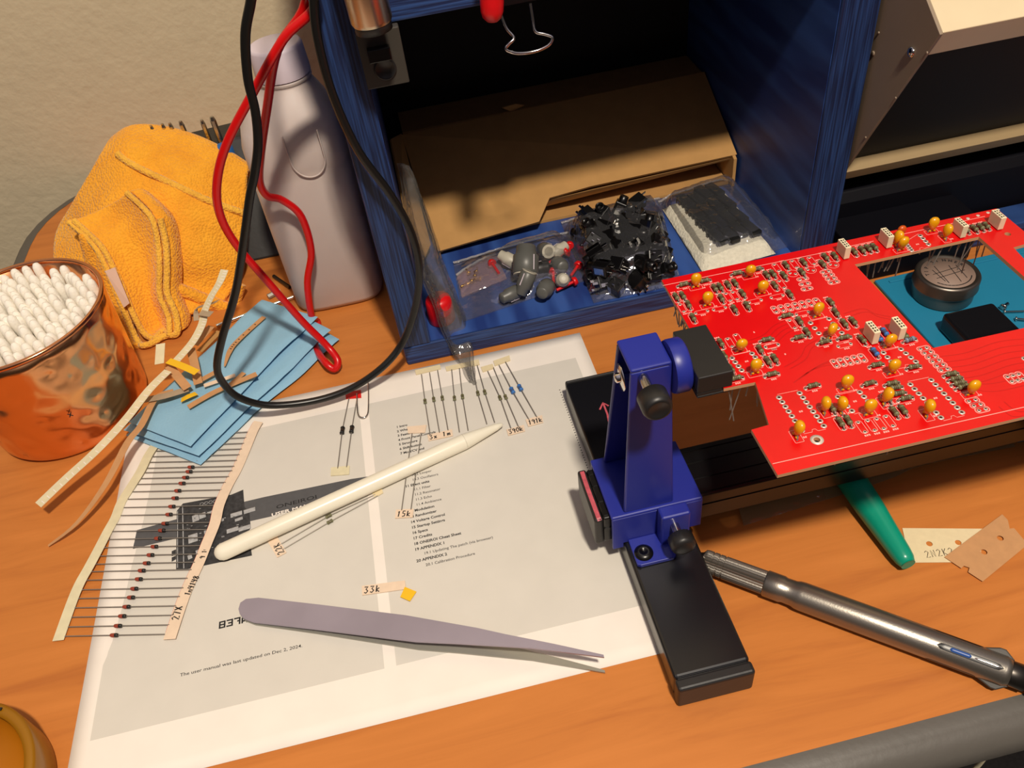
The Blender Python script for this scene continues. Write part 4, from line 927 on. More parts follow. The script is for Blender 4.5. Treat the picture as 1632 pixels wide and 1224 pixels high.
# ---------------------------------------------------------------- paper tape scraps beside the mug
def g1(l): return [(60 + x / 3.2214, 660 + y / 3.2214) for x, y in l]
SCR = [('long white toothed paper tape reaching from the scrap pile down to the left', 'tapew', 6.0, [(61, 805, 14), (106, 762, 17), (153, 719, 21), (200, 669, 23), (237, 622, 25), (268, 591, 26)], 'tooth'),
       ('greyish paper tape rising over the orange cloth from the pile', 'tapew', 5.6, [(281, 575, 27), (307, 545, 29), (322, 517, 33), (326, 497, 38), (336, 474, 44), (350, 450, 50), (358, 430, 54)], 'tooth'),
       ('short upright white tape piece below the orange fold', 'tapew', 5.6, [(256, 548, 30), (254, 580, 26)], ''),
       ('bright yellow tape piece on top of the scrap pile', 'yel', 4.6, [(268, 575, 28), (292, 584, 27.6), (314, 594, 27)], ''),
       ('brown tape piece crossing under the yellow one', 'tapeb', 5.2, [(269, 583, 24), (299, 619, 20)], ''),
       ('brown tape piece hanging down behind the yellow one', 'tapeb', 5.2, [(304, 556, 23), (310, 580, 21), (316, 612, 18.5)], ''),
       ('short brown tape piece at the right of the scrap pile', 'tapeb', 4.0, [(318, 607, 17), (344, 593, 16.4)], ''),
       ('narrow pale tape piece on the blue cloth under the black cable', 'tapek', 3.2, [(325, 615, 15.9), (375, 598, 15.6)], ''),
       ('brown tape strip lying on the blue cloth, nearest the viewer', 'tapeb', 4.2, [(300, 649, 15.2), (344, 624, 15.8), (409, 596, 15.4)], ''),
       ('brown tape end peeking out beside the longer strip on the blue cloth', 'tapeb', 3.4, [(362, 618, 15.0), (389, 594, 14.9)], ''),
       ('pointed brown tape with black marks at the top of the blue cloth', 'tapeb', 3.6, [(358, 584, 15.5), (366, 560, 15.6), (381, 541, 15.6), (421, 505, 15.6)], 'ink'),
       ('brown tape piece leaning against the greyish tape', 'tapeb', 5.0, [(311, 550, 22), (337, 520, 24)], ''),
       ('dark brown tape piece tucked under the pile', 'card', 4.6, [(318, 560, 15.5), (350, 528, 16)], ''),
       ('greyish translucent tape piece at the lower edge of the pile', 'tapeg', 5.0, [(227, 638, 19), (263, 631, 19), (300, 620, 17.5)], ''),
       ('long curling brown tape trailing down onto the desk at the left', 'tapeb', 4.6, [(77, 870, 1.2), (122, 834, 6), (168, 772, 13), (203, 706, 16), (225, 678, 17), (248, 635, 17.6), (276, 624, 17.6)], 'curl'),
       ('small crumpled yellow tape bit on the blue cloth', 'yel', 3.8, [(289, 638, 15.6), (300, 632, 17), (313, 627, 15.8)], ''),
       ('narrow grey looped tape beside the orange cloth edge', 'tapeg', 3.4, [(313, 511, 26), (314, 492, 31), (331, 486, 38), (347, 480, 44)], ''),
       ('dull purple tape patch stuck across the greyish tape', 'tapeg', 5.2, [(319, 498, 38.5), (337, 501, 38.5)], '')]
for lab, m, w, pts, sp in SCR:
    P = smooth_path([at(*q) for q in pts], 5)
    wd = w
    if sp == 'curl': wd = [w * (.3 + .7 * min(1, i / 14)) for i in range(len(P))]
    if sp == 'ink': wd = [w * (.25 + .75 * min(1, i / 5)) for i in range(len(P))]
    o = MB().ribbon(P, wd, .16).build('paper_tape_scrap', M[m]); tag(o, lab, 'paper tape')
    if sp == 'tooth':
        mb = MB()
        for k in range(1, len(P) - 1, 1):
            for f_ in (0,):
                p = P[k].lerp(P[k + 1], f_); T_ = (P[k + 1] - P[k]).normalized(); d = T_.cross(Z3).normalized(); nn = d.cross(T_).normalized()
                mb.ribbon([p + nn * .2 - d * w * .05, p + nn * .2 + d * w * .42], .45, .1, up=nn)
        mb.build('tape_mark', M['paper'], o)
    if sp == 'ink':
        mb = MB()
        for k in range(6, len(P) - 2, 1): mb.ribbon([P[k] + Z3 * .25 + Vector((-.5, .2, 0)), P[k] + Z3 * .25 + Vector((.4, -.3, 0))], .7, .05)
        mb.build('ink_mark', M['ink'], o)

# ---------------------------------------------------------------- grey multi pen, green pen, tags, tape roll
a, b = at(1122, 893, 6.6), at(1640, 1084, 6.6); ax = (b - a); L = ax.length; e = ax.normalized()
mp_ = thing('multi_pen', 'dark grey metal multicolour pen lying on the desk at the right', 'pen', (a + b) / 2 - Z3 * 6.6)
def PL(x, y): return (at(x, y, 6.6) - a).dot(e)
g0, g1_, f1, b1, sl0, sl1, cp = 3, PL(1218, 930), PL(1252, 945), PL(1270, 950), PL(1490, 1022), PL(1600, 1062), PL(1612, 1070)
prof = [(2.2, -4), (3.2, -1), (4.6, 0), (5.0, 2)]
MB().lathe([(0, -9), (.8, -8.9), (2.2, -4.2), (3.6, -1), (4.7, -.1), (0, 0)], a, ax, seg=28).build('nose', M['gund'], mp_)
mb = MB(); n = 56; gv = []
mb.lathe([(5.0, 0), (5.3, 1)] + sum([[(5.35, z), (5.35, z + 2.0), (4.9, z + 2.1), (4.9, z + 2.5)] for z in (1.5, 4.2, 6.9)], []) + [(5.4, 9.6), (5.5, g1_)], a, ax, seg=n)
for i, v in enumerate(mb.v):
    t = (v - a).dot(e); c = a + e * t
    if i % 2 and t > .5: mb.v[i] = c + (v - c) * .93
mb.sm = [False] * len(mb.sm); mb.build('grip', M['gun'], mp_)
MB().lathe([(5.5, g1_ + .1), (6.0, g1_ + .6), (6.0, f1 - 2), (5.6, f1 - .8), (5.7, b1 - 1.5), (6.2, b1), (6.4, b1 + 2), (6.5, (b1 + sl0) / 2), (6.3, sl1), (5.6, sl1 + 2), (5.4, sl1 + 2.1)], a, ax, seg=48).build('barrel', M['gun'], mp_)
MB().lathe([(5.2, sl1 + 2.2), (5.2, cp + 5), (4.6, cp + 5.2), (4.6, cp + 7), (5.4, cp + 7.4), (5.2, cp + 26), (4.4, cp + 28), (0, cp + 28.2)], a, ax, seg=36).build('end_cap', M['gund'], mp_)
vw = (CAM - (a + e * sl0)).normalized(); vw = (vw - e * vw.dot(e)).normalized(); side = e.cross(vw).normalized()   # side: across the pen; vw: towards the viewer's side
def slot(ang, L0, L1, m, w, h, name, r):
    u = vw * math.cos(ang) + side * math.sin(ang); v = e.cross(u).normalized(); mb = MB(); n_s = 8; rows = []
    for k in range(-n_s, n_s + 1):
        t = k / n_s; ww = w / 2 * (1 - abs(t) ** 14) + .02; c = a + e * ((L0 + L1) / 2 + t * (L1 - L0) / 2) + u * r
        rows.append([c - v * ww, c - v * ww * .5 + u * h, c + v * ww * .5 + u * h, c + v * ww])
    mb.grid(rows); mb.grid([[p - u * 1.4 for p in r_] for r_ in rows][::-1])
    return mb.build(name, m, mp_)
sg = 1 if side.y > 0 else -1
slot(.12 * sg, sl0, sl1 - 1, M['bkgl'], 2.6, .12, 'slot', 6.36)
slot(.12 * sg, sl0 + 5, sl0 + 13, mat('blue_slider', (40, 80, 150), .35), 1.7, .35, 'slider', 6.45)
slot(.12 * sg, sl0 + 14, sl1 - 2, M['chrome'], .7, .2, 'slider', 6.5)
for sgn in (-1, 1):
    u = side * sgn; v = e.cross(u); c = a + e * (sl1 - 11)
    MB().prism([c + u * 5.2 - v * 1.4, c + u * 6.4 + e * 3 - v * 1.4, c + u * 8.3 + e * 8 - v * 1.4, c + u * 8.3 + e * 10 - v * 1.4, c + u * 5.2 + e * 14 - v * 1.4], v * 2.8).build('slider', M['dgrey'], mp_, bevel=.5)
    slot(math.pi / 2 * sgn * .82, sl0 - 2, sl1 - 9, M['bkgl'], 1.6, .12, 'slot', 6.36)

gp_ = thing('green_pen', 'teal green tapered pen sticking out from under the black rail', 'pen', at(1400, 830, 0))
a, b = at(1443, 893, 5.6), at(1352, 758, 7.6); e2 = (b - a).normalized(); L = (b - a).length
mb = MB().lathe([(0, -2.2), (2.6, -2.1), (3.4, -1.7), (4.3, .6), (4.75, 4), (6.6, L * .62), (7.0, L), (7.0, L + 4)], a, e2, seg=32); mb.build('barrel', M['green'], gp_)
MB().lathe([(3.3, -2.35), (2.9, -2.4), (2.6, -1.9), (0, -1.8)], a, e2, seg=28).build('end_ring', M['green'], gp_)
MB().lathe([(6.6, L + 4.1), (6.6, L + 10), (6.9, L + 10.3), (6.8, L + 60), (4, L + 70), (0, L + 70.5)], a, e2, seg=10, smooth=False).build('grip', mat('dark_green_plastic', (8, 84, 70), .35), gp_)

def paper_tag(quad, holes, z, t, m, lab, txt=None, r=1.4):
    q = [at(x, y, z) for x, y in quad]; hs = [at(x, y, z) for x, y in holes]
    mb = curve2d([[(p.x, p.y) for p in q]] + [circle(p.x, p.y, r, 20) for p in hs], z, t); mb.m = [0] * len(mb.m)
    o = mb.build('paper_tag', m); tag(o, lab, 'paper tag')
    if txt:
        s_, (x0, y0), (x1, y1) = txt; p, qq = at(x0, y0, z + t + .06), at(x1, y1, z + t + .06); d = (qq - p).normalized(); m2 = MB()
        hand(m2, s_, p, 3.6, d, (-d.y, d.x, 0), .28, gap=(qq - p).length / 3.6 / len(s_)); m2.build('handwriting', M['gund'], o)
    return o
paper_tag([(1438, 842), (1566, 843), (1562, 896), (1450, 897)], [(1481, 867), (1527, 865)], .2, .2, M['tape'], 'pale paper tag marked 2N2K, partly under the brown one', ('2N2K2', (1477, 889), (1524, 883)))
paper_tag([(1505, 888), (1597, 820), (1606, 829), (1609, 843), (1616, 842), (1638, 868), (1566, 927), (1543, 912), (1545, 905), (1536, 902), (1532, 906)], [(1594, 858), (1568, 880)], .75, .2, M['tapeb'], 'brown card tag with round holes on top of the pale tag')
# strip of clear packing behind the green pen
ps = MB(); q = [at(x, y, z) for x, y, z in ((1185, 838, .4), (1405, 768, .5), (1470, 742, .5), (1618, 712, .5), (1600, 672, 2), (1470, 700, 4), (1320, 735, 4), (1170, 790, 3))]
rows = [[q[i], q[i].lerp(q[7 - i], .5) + Z3 * 1.2, q[7 - i]] for i in range(4)]
tag(ps.grid(smooth_grid(rows, 5)).build('packing_strip', film('olive_film', (.34, .27, .14), .45, .08)), 'clear plastic packing strip lying behind the green pen under the rail', 'packing')
jl = thing('jar_lid', 'round amber jar lid cut off by the lower left corner', 'lid', (-45, 5, 0))
MB().lathe([(41, .1), (42, 1), (42, 18), (41.2, 19.2), (39.5, 19.6), (37.6, 19), (37, 17.6), (37, 16.9)], (-45, 5, 0), seg=96, cap=False).build('rim', M['amber'], jl)
MB().lathe([(36.9, 16.2), (36.9, 16.6), (0, 16.7)], (-45, 5, 0), seg=96).build('top_disc', M['amberc'], jl)
MB().prism([at(-12, 1128, 20), at(4, 1128, 20), at(2, 1132, 20), at(-10, 1136, 20)], (0, 0, .5)).build('dark_mark', M['ink'], jl)

# ---------------------------------------------------------------- board holder
bh = thing('board_holder', 'blue and black board holder standing over the right edge of the sheet', 'board holder', (272, 60, 0))
foot = MB().box(256.6, 289, -19, 160, .1, 15).build('foot', M['bkmt'], bh, bevel=1.6, seg=3)
MB().box(256.5, 289.2, -24.5, -18.9, .1, 15.2).build('end_plug', M['bkpl'], foot, bevel=1.4, seg=3)
MB().box(256.9, 289.1, 159.9, 162, .1, 15.2).build('end_plug', M['bkpl'], foot, bevel=1)
mb = MB(); mb.ribbon([at(956, 653, 15.2), at(961, 642, 15.2), at(970, 647, 15.2)], 1.0, .1); mb.ribbon([at(961, 642, 15.2), at(968, 660, 15.2), at(974, 690, 15.2)], 1.0, .1); mb.build('arrow_mark', M['pink'], foot)
rail = MB().box(248, 516, 52.2, 81.8, 15.3, 33)
rail = rail.build('rail', M['bkgl'], bh, bevel=.8)
for y, w in ((55, 2.2), (64, 4), (73, 3), (79.5, 2)): MB().box(248.2, 515.8, y - w / 2, y + w / 2, 33, 33.5).build('rib', M['bkgl'], rail)
for z in (25,): MB().box(248.2, 515.8, 51.8, 52.2, z - 1, z + 1).build('rib', M['bkgl'], rail)
rc = MB().box(243.8, 248, 51.6, 82.4, 15.2, 33.6).build('rail_cap', M['bkpl'], bh, bevel=1.2, seg=3)
MB().ribbon([(245.9, 81, 33.7), (245.8, 70, 33.7), (246.1, 53, 33.7), (246.3, 51.8, 33.0)], 2.0, .12).build('paint_mark', M['pink'], rc)
MB().box(476.5, 507.5, -20, 149, 2.8, 15.1).build('foot', M['bkmt'], bh, bevel=2.2, seg=3)
br_ = MB().box(251, 293.8, 49, 85, 34.1, 36).build('bracket', M['blue'], bh, bevel=.8)
MB().prism([(251.2, 50.9, 34), (251.2, 50.9, 12), (256.4, 50.9, 12), (256.4, 50.9, 15.3), (293.8, 50.9, 15.3), (293.8, 50.9, 34.4), (251.2, 50.9, 34.4)], (0, -1.9, 0)).build('bracket_cheek', M['blue'], br_, bevel=.4)
MB().box(251.2, 293.8, 83.1, 85, 15.3, 34).build('bracket_cheek', M['blue'], br_, bevel=.4)
q0, q1 = at(1003, 908, 16), at(1058, 893, 16)
MB().prism([(258.5, 49, 15.3), (258.5, q0.y + 1, 15.3), (260, q0.y, 15.3), (275.5, q0.y, 15.3), (277.2, q0.y + 1.6, 15.3), (277.2, 49, 15.3)], (0, 0, 2)).build('tab', M['blue'], br_, bevel=.3)
c = at(1026, 881, 17.4)
MB().lathe([(4.4, 0), (4.3, .5), (3.0, 1.5), (1.4, 1.7), (1.2, 1.2), (0, 1.2)], (c.x, c.y, 17.35), seg=28).build('screw', M['bkgl'], br_)
c0, c1 = aty(1055, 832, 42), aty(1098, 868, 42)
MB().box(c0.x, c1.x, 42, 48.9, c1.z, c0.z + 2).build('boss', M['blue'], br_, bevel=1.0)
def knob(px, Y0, Y1, r, stem_px, stem_Y):
    c = aty(*px, Y0); s_ = aty(*stem_px, stem_Y)
    k = MB().lathe([(r * .8, 0), (r, 1.2), (r, Y1 - Y0 - 1.5), (r * .86, Y1 - Y0), (r * .5, Y1 - Y0 - .4), (0, Y1 - Y0 - .5)], (c.x, Y1, c.z), (0, -1, 0), seg=40)
    return k, c, s_
k, c, s_ = knob((1092, 876), 28.5, 36, 5.8, (1082, 851), 40)
cx, cz = c.x, c.z
ko = MB().lathe([(4.6, 0), (5.7, .6), (5.7, 5.2), (5.0, 6.6), (3, 7.2), (0, 7.3)], (cx, 36, cz), (0, -1, 0), seg=40)
for i in range(len(ko.v)):
    if i % 2 and ko.v[i].y > 30 and math.hypot(ko.v[i].x - cx, ko.v[i].z - cz) > 5: ko.v[i] = Vector((cx + (ko.v[i].x - cx) * .95, ko.v[i].y, cz + (ko.v[i].z - cz) * .95))
ko = ko.build('thumb_screw', M['bkpl'], bh)
MB().lathe([(2, 0), (2, 8)], (cx, 42, cz), (0, -1, 0), seg=16).build('thread', M['steel'], ko)
# upright arm: folded blue plate, open to the left
ar = MB()
f = [(257.3, 50.6, 36), (280.5, 50.6, 36), (277.4, 50.6, 121.8), (261, 50.6, 121.8)]
ar.prism([Vector(p) for p in f], (0, 1.8, 0))
ar.prism([(257.0, 82.8, 36), (280.5, 82.8, 36), (277.4, 69, 121.8), (261, 69, 121.8)][::-1], (0, -1.8, 0))
ar.prism([(261, 50.6, 121.6), (277.4, 50.6, 121.6), (277.4, 69, 121.6), (261, 69, 121.6)], (0, 0, 1.9))
ar.prism([(280.5, 50.6, 36), (280.5, 82.8, 36), (277.4, 69, 123.4), (277.4, 50.6, 123.4)], (-1.8, 0, 0))
arm_ = ar.build('arm', M['blue'], bh, bevel=.9, seg=3)
w0 = atx(990, 601, 261.5); wc = Vector((261.5, w0.y, w0.z))
mb = MB().lathe([(2.4, -1), (5.9, -.4), (5.9, .4), (2.4, .8)], wc, (-1, 0, 0), seg=40)
mb.build('washer', M['chrome'], arm_)
MB().lathe([(2.2, 0), (2.2, 2.2), (1.2, 2.8), (0, 2.9)], wc, (-1, 0, 0), seg=12).build('pivot_screw', M['chrome'], arm_)
MB().tube([wc, wc + Vector((20, 0, 0))], 1.8, 12).build('pivot_shaft', M['chrome'], arm_)
pc = atx(1079, 582, 281); 
MB().lathe([(10.5, 0), (10.8, 1), (10.8, 5.6), (10, 6.4), (7, 6.5), (0, 6.5)], (277.6, pc.y, pc.z), (1, 0, 0), seg=40).build('pivot_disc', M['blue'], arm_)
kc = aty(1049, 652, 33); ks = aty(1037, 622, 46)
ko = MB().lathe([(4.6, 0), (5.8, .8), (5.8, 7), (5.2, 8.6), (4.2, 9), (3.6, 8.6), (0, 8.5)], (kc.x, 41, kc.z), (0, -1, 0), seg=40).build('thumb_screw', M['bkpl'], bh)
MB().lathe([(2, 0), (2, 9.4)], (kc.x, 50.4, kc.z), (0, -1, 0), seg=16).build('thread', M['steel'], ko)
# clip gripping the board
ct = [at(*q, 121) for q in ((1058, 529), (1114, 521), (1156, 595), (1100, 606))]
cx0, cx1, cy0, cy1 = (ct[0].x + ct[3].x) / 2, (ct[1].x + ct[2].x) / 2 + 1.5, (ct[2].y + ct[3].y) / 2, (ct[0].y + ct[1].y) / 2
zb_ = aty(1099, 639, cy0).z
PZ = 113.0
print('clip', cx0, cx1, cy0, cy1, zb_, 'disc', pc, 'wash', wc)
cx0 = max(cx0, 284.2); cx1 = max(cx1, 298)
cl = MB().box(cx0, cx1, cy0, cy1, PZ + .1, 121).box(cx0, cx1, cy0, cy1, zb_, PZ - 1.7).box(cx0, 294.2, cy0 + .1, cy1 - .1, PZ - 1.8, PZ + .2)
for k in range(4):
    y = cy0 + 4 + k * (cy1 - cy0 - 8) / 3; cl.box(cx1 - .1, cx1 + 1.0, y - 1.6, y + 1.6, PZ + .1, 118.5 - (k % 2))
cl.build('clip', M['bkpl'], bh, bevel=.5)

# the same arm and clip at the other end, facing this one
for o in (br_, arm_, bh.children[[c_.name.startswith('clip') for c_ in bh.children].index(True)]):
    def mir(src, par):
        c_ = src.copy(); c_.data = src.data.copy(); COL.objects.link(c_); c_.parent = par
        pivot = 2 * (382.25 - ORG[bh.name].x) * MM
        for v_ in c_.data.vertices: v_.co.x = pivot - v_.co.x
        c_.data.flip_normals(); ORG[c_.name] = ORG[bh.name]
        for k_ in src.children: mir(k_, c_)
    mir(o, bh)

# ---------------------------------------------------------------- red circuit board
bd = thing('circuit_board', 'red circuit board set with resistors and yellow capacitors, held in the blue holder', 'circuit board', (370, 55, PZ - 1.6))
ol = [(294.5, 111.8), (452, 111.0), (452, 84), (441, 83), (440, 74), (469.8, 73), (469.8, -3), (295.8, -3), (295.8, 18.7), (302.6, 19.1), (306.8, 40.6), (294.5, 41)]
win = [(375.2, 94.3), (432.8, 94.6), (432.8, 36.8), (376.6, 37.4)]
hp = at(1302, 701, PZ); h2 = at(1606, 373, PZ)
mb = curve2d([ol, win, circle(hp.x, hp.y, 1.15), circle(h2.x, h2.y, 1.3)], PZ - 1.6, 1.6); mb.build('board', [M['red'], M['fr4']], bd)
ZS = PZ + .03
def c1(x, y): return (1040 + x / 5.44, 400 + y / 5.44)
def c8(x, y): return (1212 + x / 3.886, 280 + y / 3.886)
def c2(x, y): return (1180 + x / 3.6, 560 + y / 3.6)
def bp(p, z=PZ): return at(p[0], p[1], z)
# resistors: each with a bent wire that goes through the board and hangs below it
def res_mesh(nm, m):
    pr = [(.3, -1.75), (.8, -1.65), (.95, -1.2), (.78, -.6), (.78, .6), (.95, 1.2), (.8, 1.65), (.3, 1.75)]
    o = MB().lathe(pr, (0, 0, 1.0), (1, 0, 0), seg=12)
    for t in (-.95, -.3, .3): o.lathe([(.83 if abs(t) < .5 else .95, t), (.83 if abs(t) < .5 else .95, t + .28)], (0, 0, 1.0), (1, 0, 0), seg=12, mi=1)
    return o.build(nm, [m, M['band']], org=(0, 0, 0))
protos = {}
for key, m in (('g', M['res']), ('b', M['resb']), ('s', M['resg'])):
    for v in range(4):
        r = res_mesh('resistor', m); rr = random.Random(v * 7 + 3); mb = MB()
        for s_ in (-1, 1):
            dl = rr.uniform(8, 20); tx, ty = rr.uniform(-.22, .22), rr.uniform(-.22, .22)
            mb.tube([(s_ * 1.7, 0, 1.0), (s_ * 2.3, 0, 1.0), (s_ * 2.7, 0, .7), (s_ * 2.75, 0, 0), (s_ * 2.75, 0, -1.9), (s_ * 2.75 + tx * dl, ty * dl, -1.9 - dl)], .26, 5)
        mb.build('lead', M['lead'], r); protos[key, v] = r
RV = [c1(*q) for q in ((205, 395), (262, 385), (312, 462), (352, 575), (540, 320), (587, 310), (655, 290), (715, 275), (598, 408), (780, 365), (710, 500), (820, 470), (990, 205), (1045, 195), (1140, 210), (1060, 295), (1158, 120), (1310, 95), (1295, 180), (1475, 110), (1500, 50), (1580, 40), (1190, 370), (1545, 440), (1275, 605), (1340, 700), (1590, 530), (592, 795), (620, 905), (680, 1020), (932, 850), (1000, 950), (1060, 930))]
RV += [c8(*q) for q in ((580, 468), (630, 458), (668, 448), (705, 440), (1275, 332), (1325, 325), (1365, 316), (1400, 308), (520, 912), (575, 900), (630, 1012), (895, 985))] + [c2(*q) for q in ((575, 405), (620, 395), (525, 322), (845, 265), (885, 345), (935, 335))]
RH = [c1(*q) for q in ((270, 287), (450, 255), (735, 190), (905, 155), (1160, 557), (1270, 745), (1490, 785), (990, 765), (725, 1100), (1035, 1065), (1390, 1165))]
RH += [c8(*q) for q in ((520, 1000), (720, 1170), (950, 1182))] + [c2(*q) for q in ((740, 182), (870, 182), (890, 207), (910, 240), (950, 267), (1210, 128), (1235, 155), (1255, 180), (1278, 202))]
RB_ = [c8(*q) for q in ((770, 968), (735, 1003), (710, 1092))]
n_ = 0; pos = []
def put_res(p, key, rz):
    global n_
    q = bp(p, PZ + 1.0); m = Matrix.Translation(Vector((q.x, q.y, PZ)) - ORG[bd.name]) @ Matrix.Rotation(rz + R_.uniform(-.07, .07), 4, 'Z') @ Matrix.Scale(1.1, 4); pos.append((q.x, q.y, rz))
    pr = protos[key, n_ % 4]; n_ += 1
    inst(pr, m, bd)
for p in RV: put_res(p, 'g', math.pi / 2)
for p in RH: put_res(p, 'g', 0)
for p in RB_: put_res(p, 'b', math.pi / 2)
put_res(c8(925, 1015), 's', .1)
for o in protos.values():
    for ch_ in list(o.children): bpy.data.objects.remove(ch_)
    bpy.data.objects.remove(o)
# dipped capacitors
def capp(m):
    o = MB().lathe([(0, .9), (.5, 1.0), (1.1, 1.7), (1.75, 3.0), (2.0, 4.2), (1.75, 5.3), (1.1, 6.0), (0, 6.25)], (0, 0, 0), seg=20).build('capacitor', m, org=(0, 0, 0))
    for v in o.data.vertices: v.co.y *= .72
    MB().tube([(-.5, 0, 1.6), (-1.3, 0, .7), (-1.5, 0, -.1), (-1.5, 0, -1.9), (-2.0, .8, -10)], .28, 5).tube([(.5, 0, 1.6), (1.0, 0, .8), (1.2, 0, -.1), (1.2, 0, -1.9), (1.6, -.6, -13)], .28, 5).build('lead', M['lead'], o)
    MB().lathe([(.0, 1.2), (.55, .8), (.5, .4), (.3, .3)], (-.9, 0, 0), seg=10).lathe([(.0, 1.2), (.55, .8), (.5, .4), (.3, .3)], (.8, 0, 0), seg=10).build('dipped_foot', m, o)
    return o
cpy, cpo = capp(M['cap']), capp(M['capo'])
CB = [(c1(375, 318), 0), (c1(835, 223), 0), (c1(475, 478), 0), (c1(945, 372), 0), (c1(1425, 572), 0), (c1(1533, 750), 1), (c1(755, 868), 0), (c1(890, 1066), 0), (c8(785, 1062), 0), (c8(812, 1228), 0), (c8(828, 433), 2), (c8(868, 462), 0), (c8(1132, 392), 2), (c8(1060, 348), 0),
      (c2(602, 222), 0), (c2(474, 350), 2), (c2(570, 350), 2), (c2(735, 365), 0), (c2(812, 298), 2), (c2(1058, 368), 2), (c2(312, 490), 2), (c2(1315, 248), 0)]
for p, a_ in CB:
    q = bp(p); m = Matrix.Translation(Vector((q.x, q.y, PZ)) - ORG[bd.name]) @ Matrix.Rotation((0, .5, 1.5)[a_] + R_.uniform(-.15, .15), 4, 'Z') @ Matrix.Rotation(R_.uniform(-.05, .3), 4, 'X') @ Matrix.Scale(1.18, 4)
    inst(cpy, m, bd)
q = bp(c8(863, 384)); inst(cpo, Matrix.Translation(Vector((q.x, q.y, PZ)) - ORG[bd.name]), bd)
for o in (cpy, cpo):
    for ch_ in list(o.children): bpy.data.objects.remove(ch_)
    bpy.data.objects.remove(o)
# cream film capacitors
fc = MB().box(-1.3, 1.3, -3.6, 3.6, .4, 6.4).build('film_capacitor', M['filmc'], org=(0, 0, 0), bevel=.25)
mb = MB()
for k in range(4): mb.box(-.9, -.2, -2.9 + k * 1.5, -1.9 + k * 1.5, 6.4, 6.42); mb.box(.2, .8, -2.7 + k * 1.5, -1.9 + k * 1.5, 6.4, 6.42)
mb.build('printed_code', M['gund'], fc)
MB().tube([(0, -2.5, .6), (0, -2.5, -11)], .28, 5).tube([(0, 2.5, .6), (0, 2.5, -8)], .28, 5).build('lead', M['lead'], fc)
for p in (c8(507, 492), c8(768, 425), c8(1222, 362), c8(1452, 312), c8(678, 1012), c8(838, 985)):
    q = bp(p); inst(fc, Matrix.Translation(Vector((q.x, q.y, PZ)) - ORG[bd.name]), bd)
for ch_ in list(fc.children): bpy.data.objects.remove(ch_)
bpy.data.objects.remove(fc)
# silkscreen, pads
sk = MB(); pd = MB(); hl = MB(); LW = .17
def loop(cx, cy, hx, hy, r, lw=None):
    pts = []
    for sx, sy, a0 in ((1, 1, 0), (-1, 1, 90), (-1, -1, 180), (1, -1, 270)):
        for k in range(4):
            t = math.radians(a0 + k * 30); pts.append(Vector((cx + sx * (hx - r) + r * math.cos(t), cy + sy * (hy - r) + r * math.sin(t), ZS)))
    pts.append(pts[0]); sk.ribbon(pts, lw or LW, .02)
def pad(x, y, r=.85):
    pd.lathe([(r, 0), (r, .03), (0, .031)], (x, y, ZS), seg=14); hl.lathe([(r * .5, 0), (r * .5, .02), (0, .021)], (x, y, ZS + .035), seg=10)
def mark(x, y, n=3, a=0.0):
    for k in range(n):
        ox, oy = k * .75 * math.cos(a), k * .75 * math.sin(a); sk.box(x + ox - .28, x + ox + .28, y + oy - .4, y + oy + .4, ZS, ZS + .02, rz=R_.uniform(-.3, .3))
for x, y, rz in pos:
    v = rz > 1
    loop(x, y, 1.25 if v else 3.2, 3.2 if v else 1.25, .8)
    for s_ in (-2.75, 2.75): pad(x + (0 if v else s_), y + (s_ if v else 0), .7)
    if v: mark(x - .7, y + 4.2)
    else: mark(x - .8, y - 2.0)
for p in [c1(*q) for q in ((255, 495), (655, 400), (715, 388), (1075, 145), (1230, 115), (1380, 85), (1120, 290), (1210, 635), (670, 795), (740, 760))] + [c2(*q) for q in ((695, 435), (750, 425), (802, 415), (855, 400))]:
    q = bp(p); loop(q.x, q.y, 1.2, 3.0, .9); mark(q.x - .7, q.y - 4.0); pad(q.x, q.y + 2.4, .7); pad(q.x, q.y - 2.4, .7)
for p in [c1(*q) for q in ((425, 530), (580, 500), (890, 435), (1080, 395), (1300, 540), (1035, 825))] + [c8(*q) for q in ((520, 1050), (70, 1053))]:
    q = bp(p); loop(q.x, q.y, 3.0, 1.2, .9); mark(q.x - .8, q.y - 2); pad(q.x + 2.6, q.y, .7); pad(q.x - 2.6, q.y, .7)
for p, a_ in CB:
    q = bp(p); loop(q.x + (0 if a_ != 2 else .6), q.y, 2.9 if a_ != 2 else 1.6, 1.5 if a_ != 2 else 2.9, .3); mark(q.x + 2.8, q.y - 1.2, 2)
def cells(p, q, n, v):
    a_, b_ = bp(p), bp(q)
    for k in range(n):
        c = a_.lerp(b_, k / (n - 1))
        if v: loop(c.x, c.y, 1.2, 2.5, 1.0, .32); pad(c.x, c.y + 1.27, .75); pad(c.x, c.y - 1.27, .75)
        else: loop(c.x, c.y, 2.5, 1.2, 1.0, .32); pad(c.x + 1.27, c.y, .75); pad(c.x - 1.27, c.y, .75)
cells(c1(1062, 512), c1(1428, 440), 7, True); cells(c8(462, 1165), c8(632, 1130), 5, True); cells(c8(1010, 1070), c2(1170, 105), 6, False)
cells(c8(262, 640), c8(288, 700), 3, False); cells(c8(405, 595), c8(455, 660), 4, False); cells(c2(1330, 282), c2(1388, 335), 3, False); cells(c2(1545, 160), c2(1610, 145), 3, True)
def pads(p, q, n):
    a_, b_ = bp(p), bp(q)
    for k in range(n): c = a_.lerp(b_, k / (n - 1)); pad(c.x, c.y, 1.1)
    return a_, b_
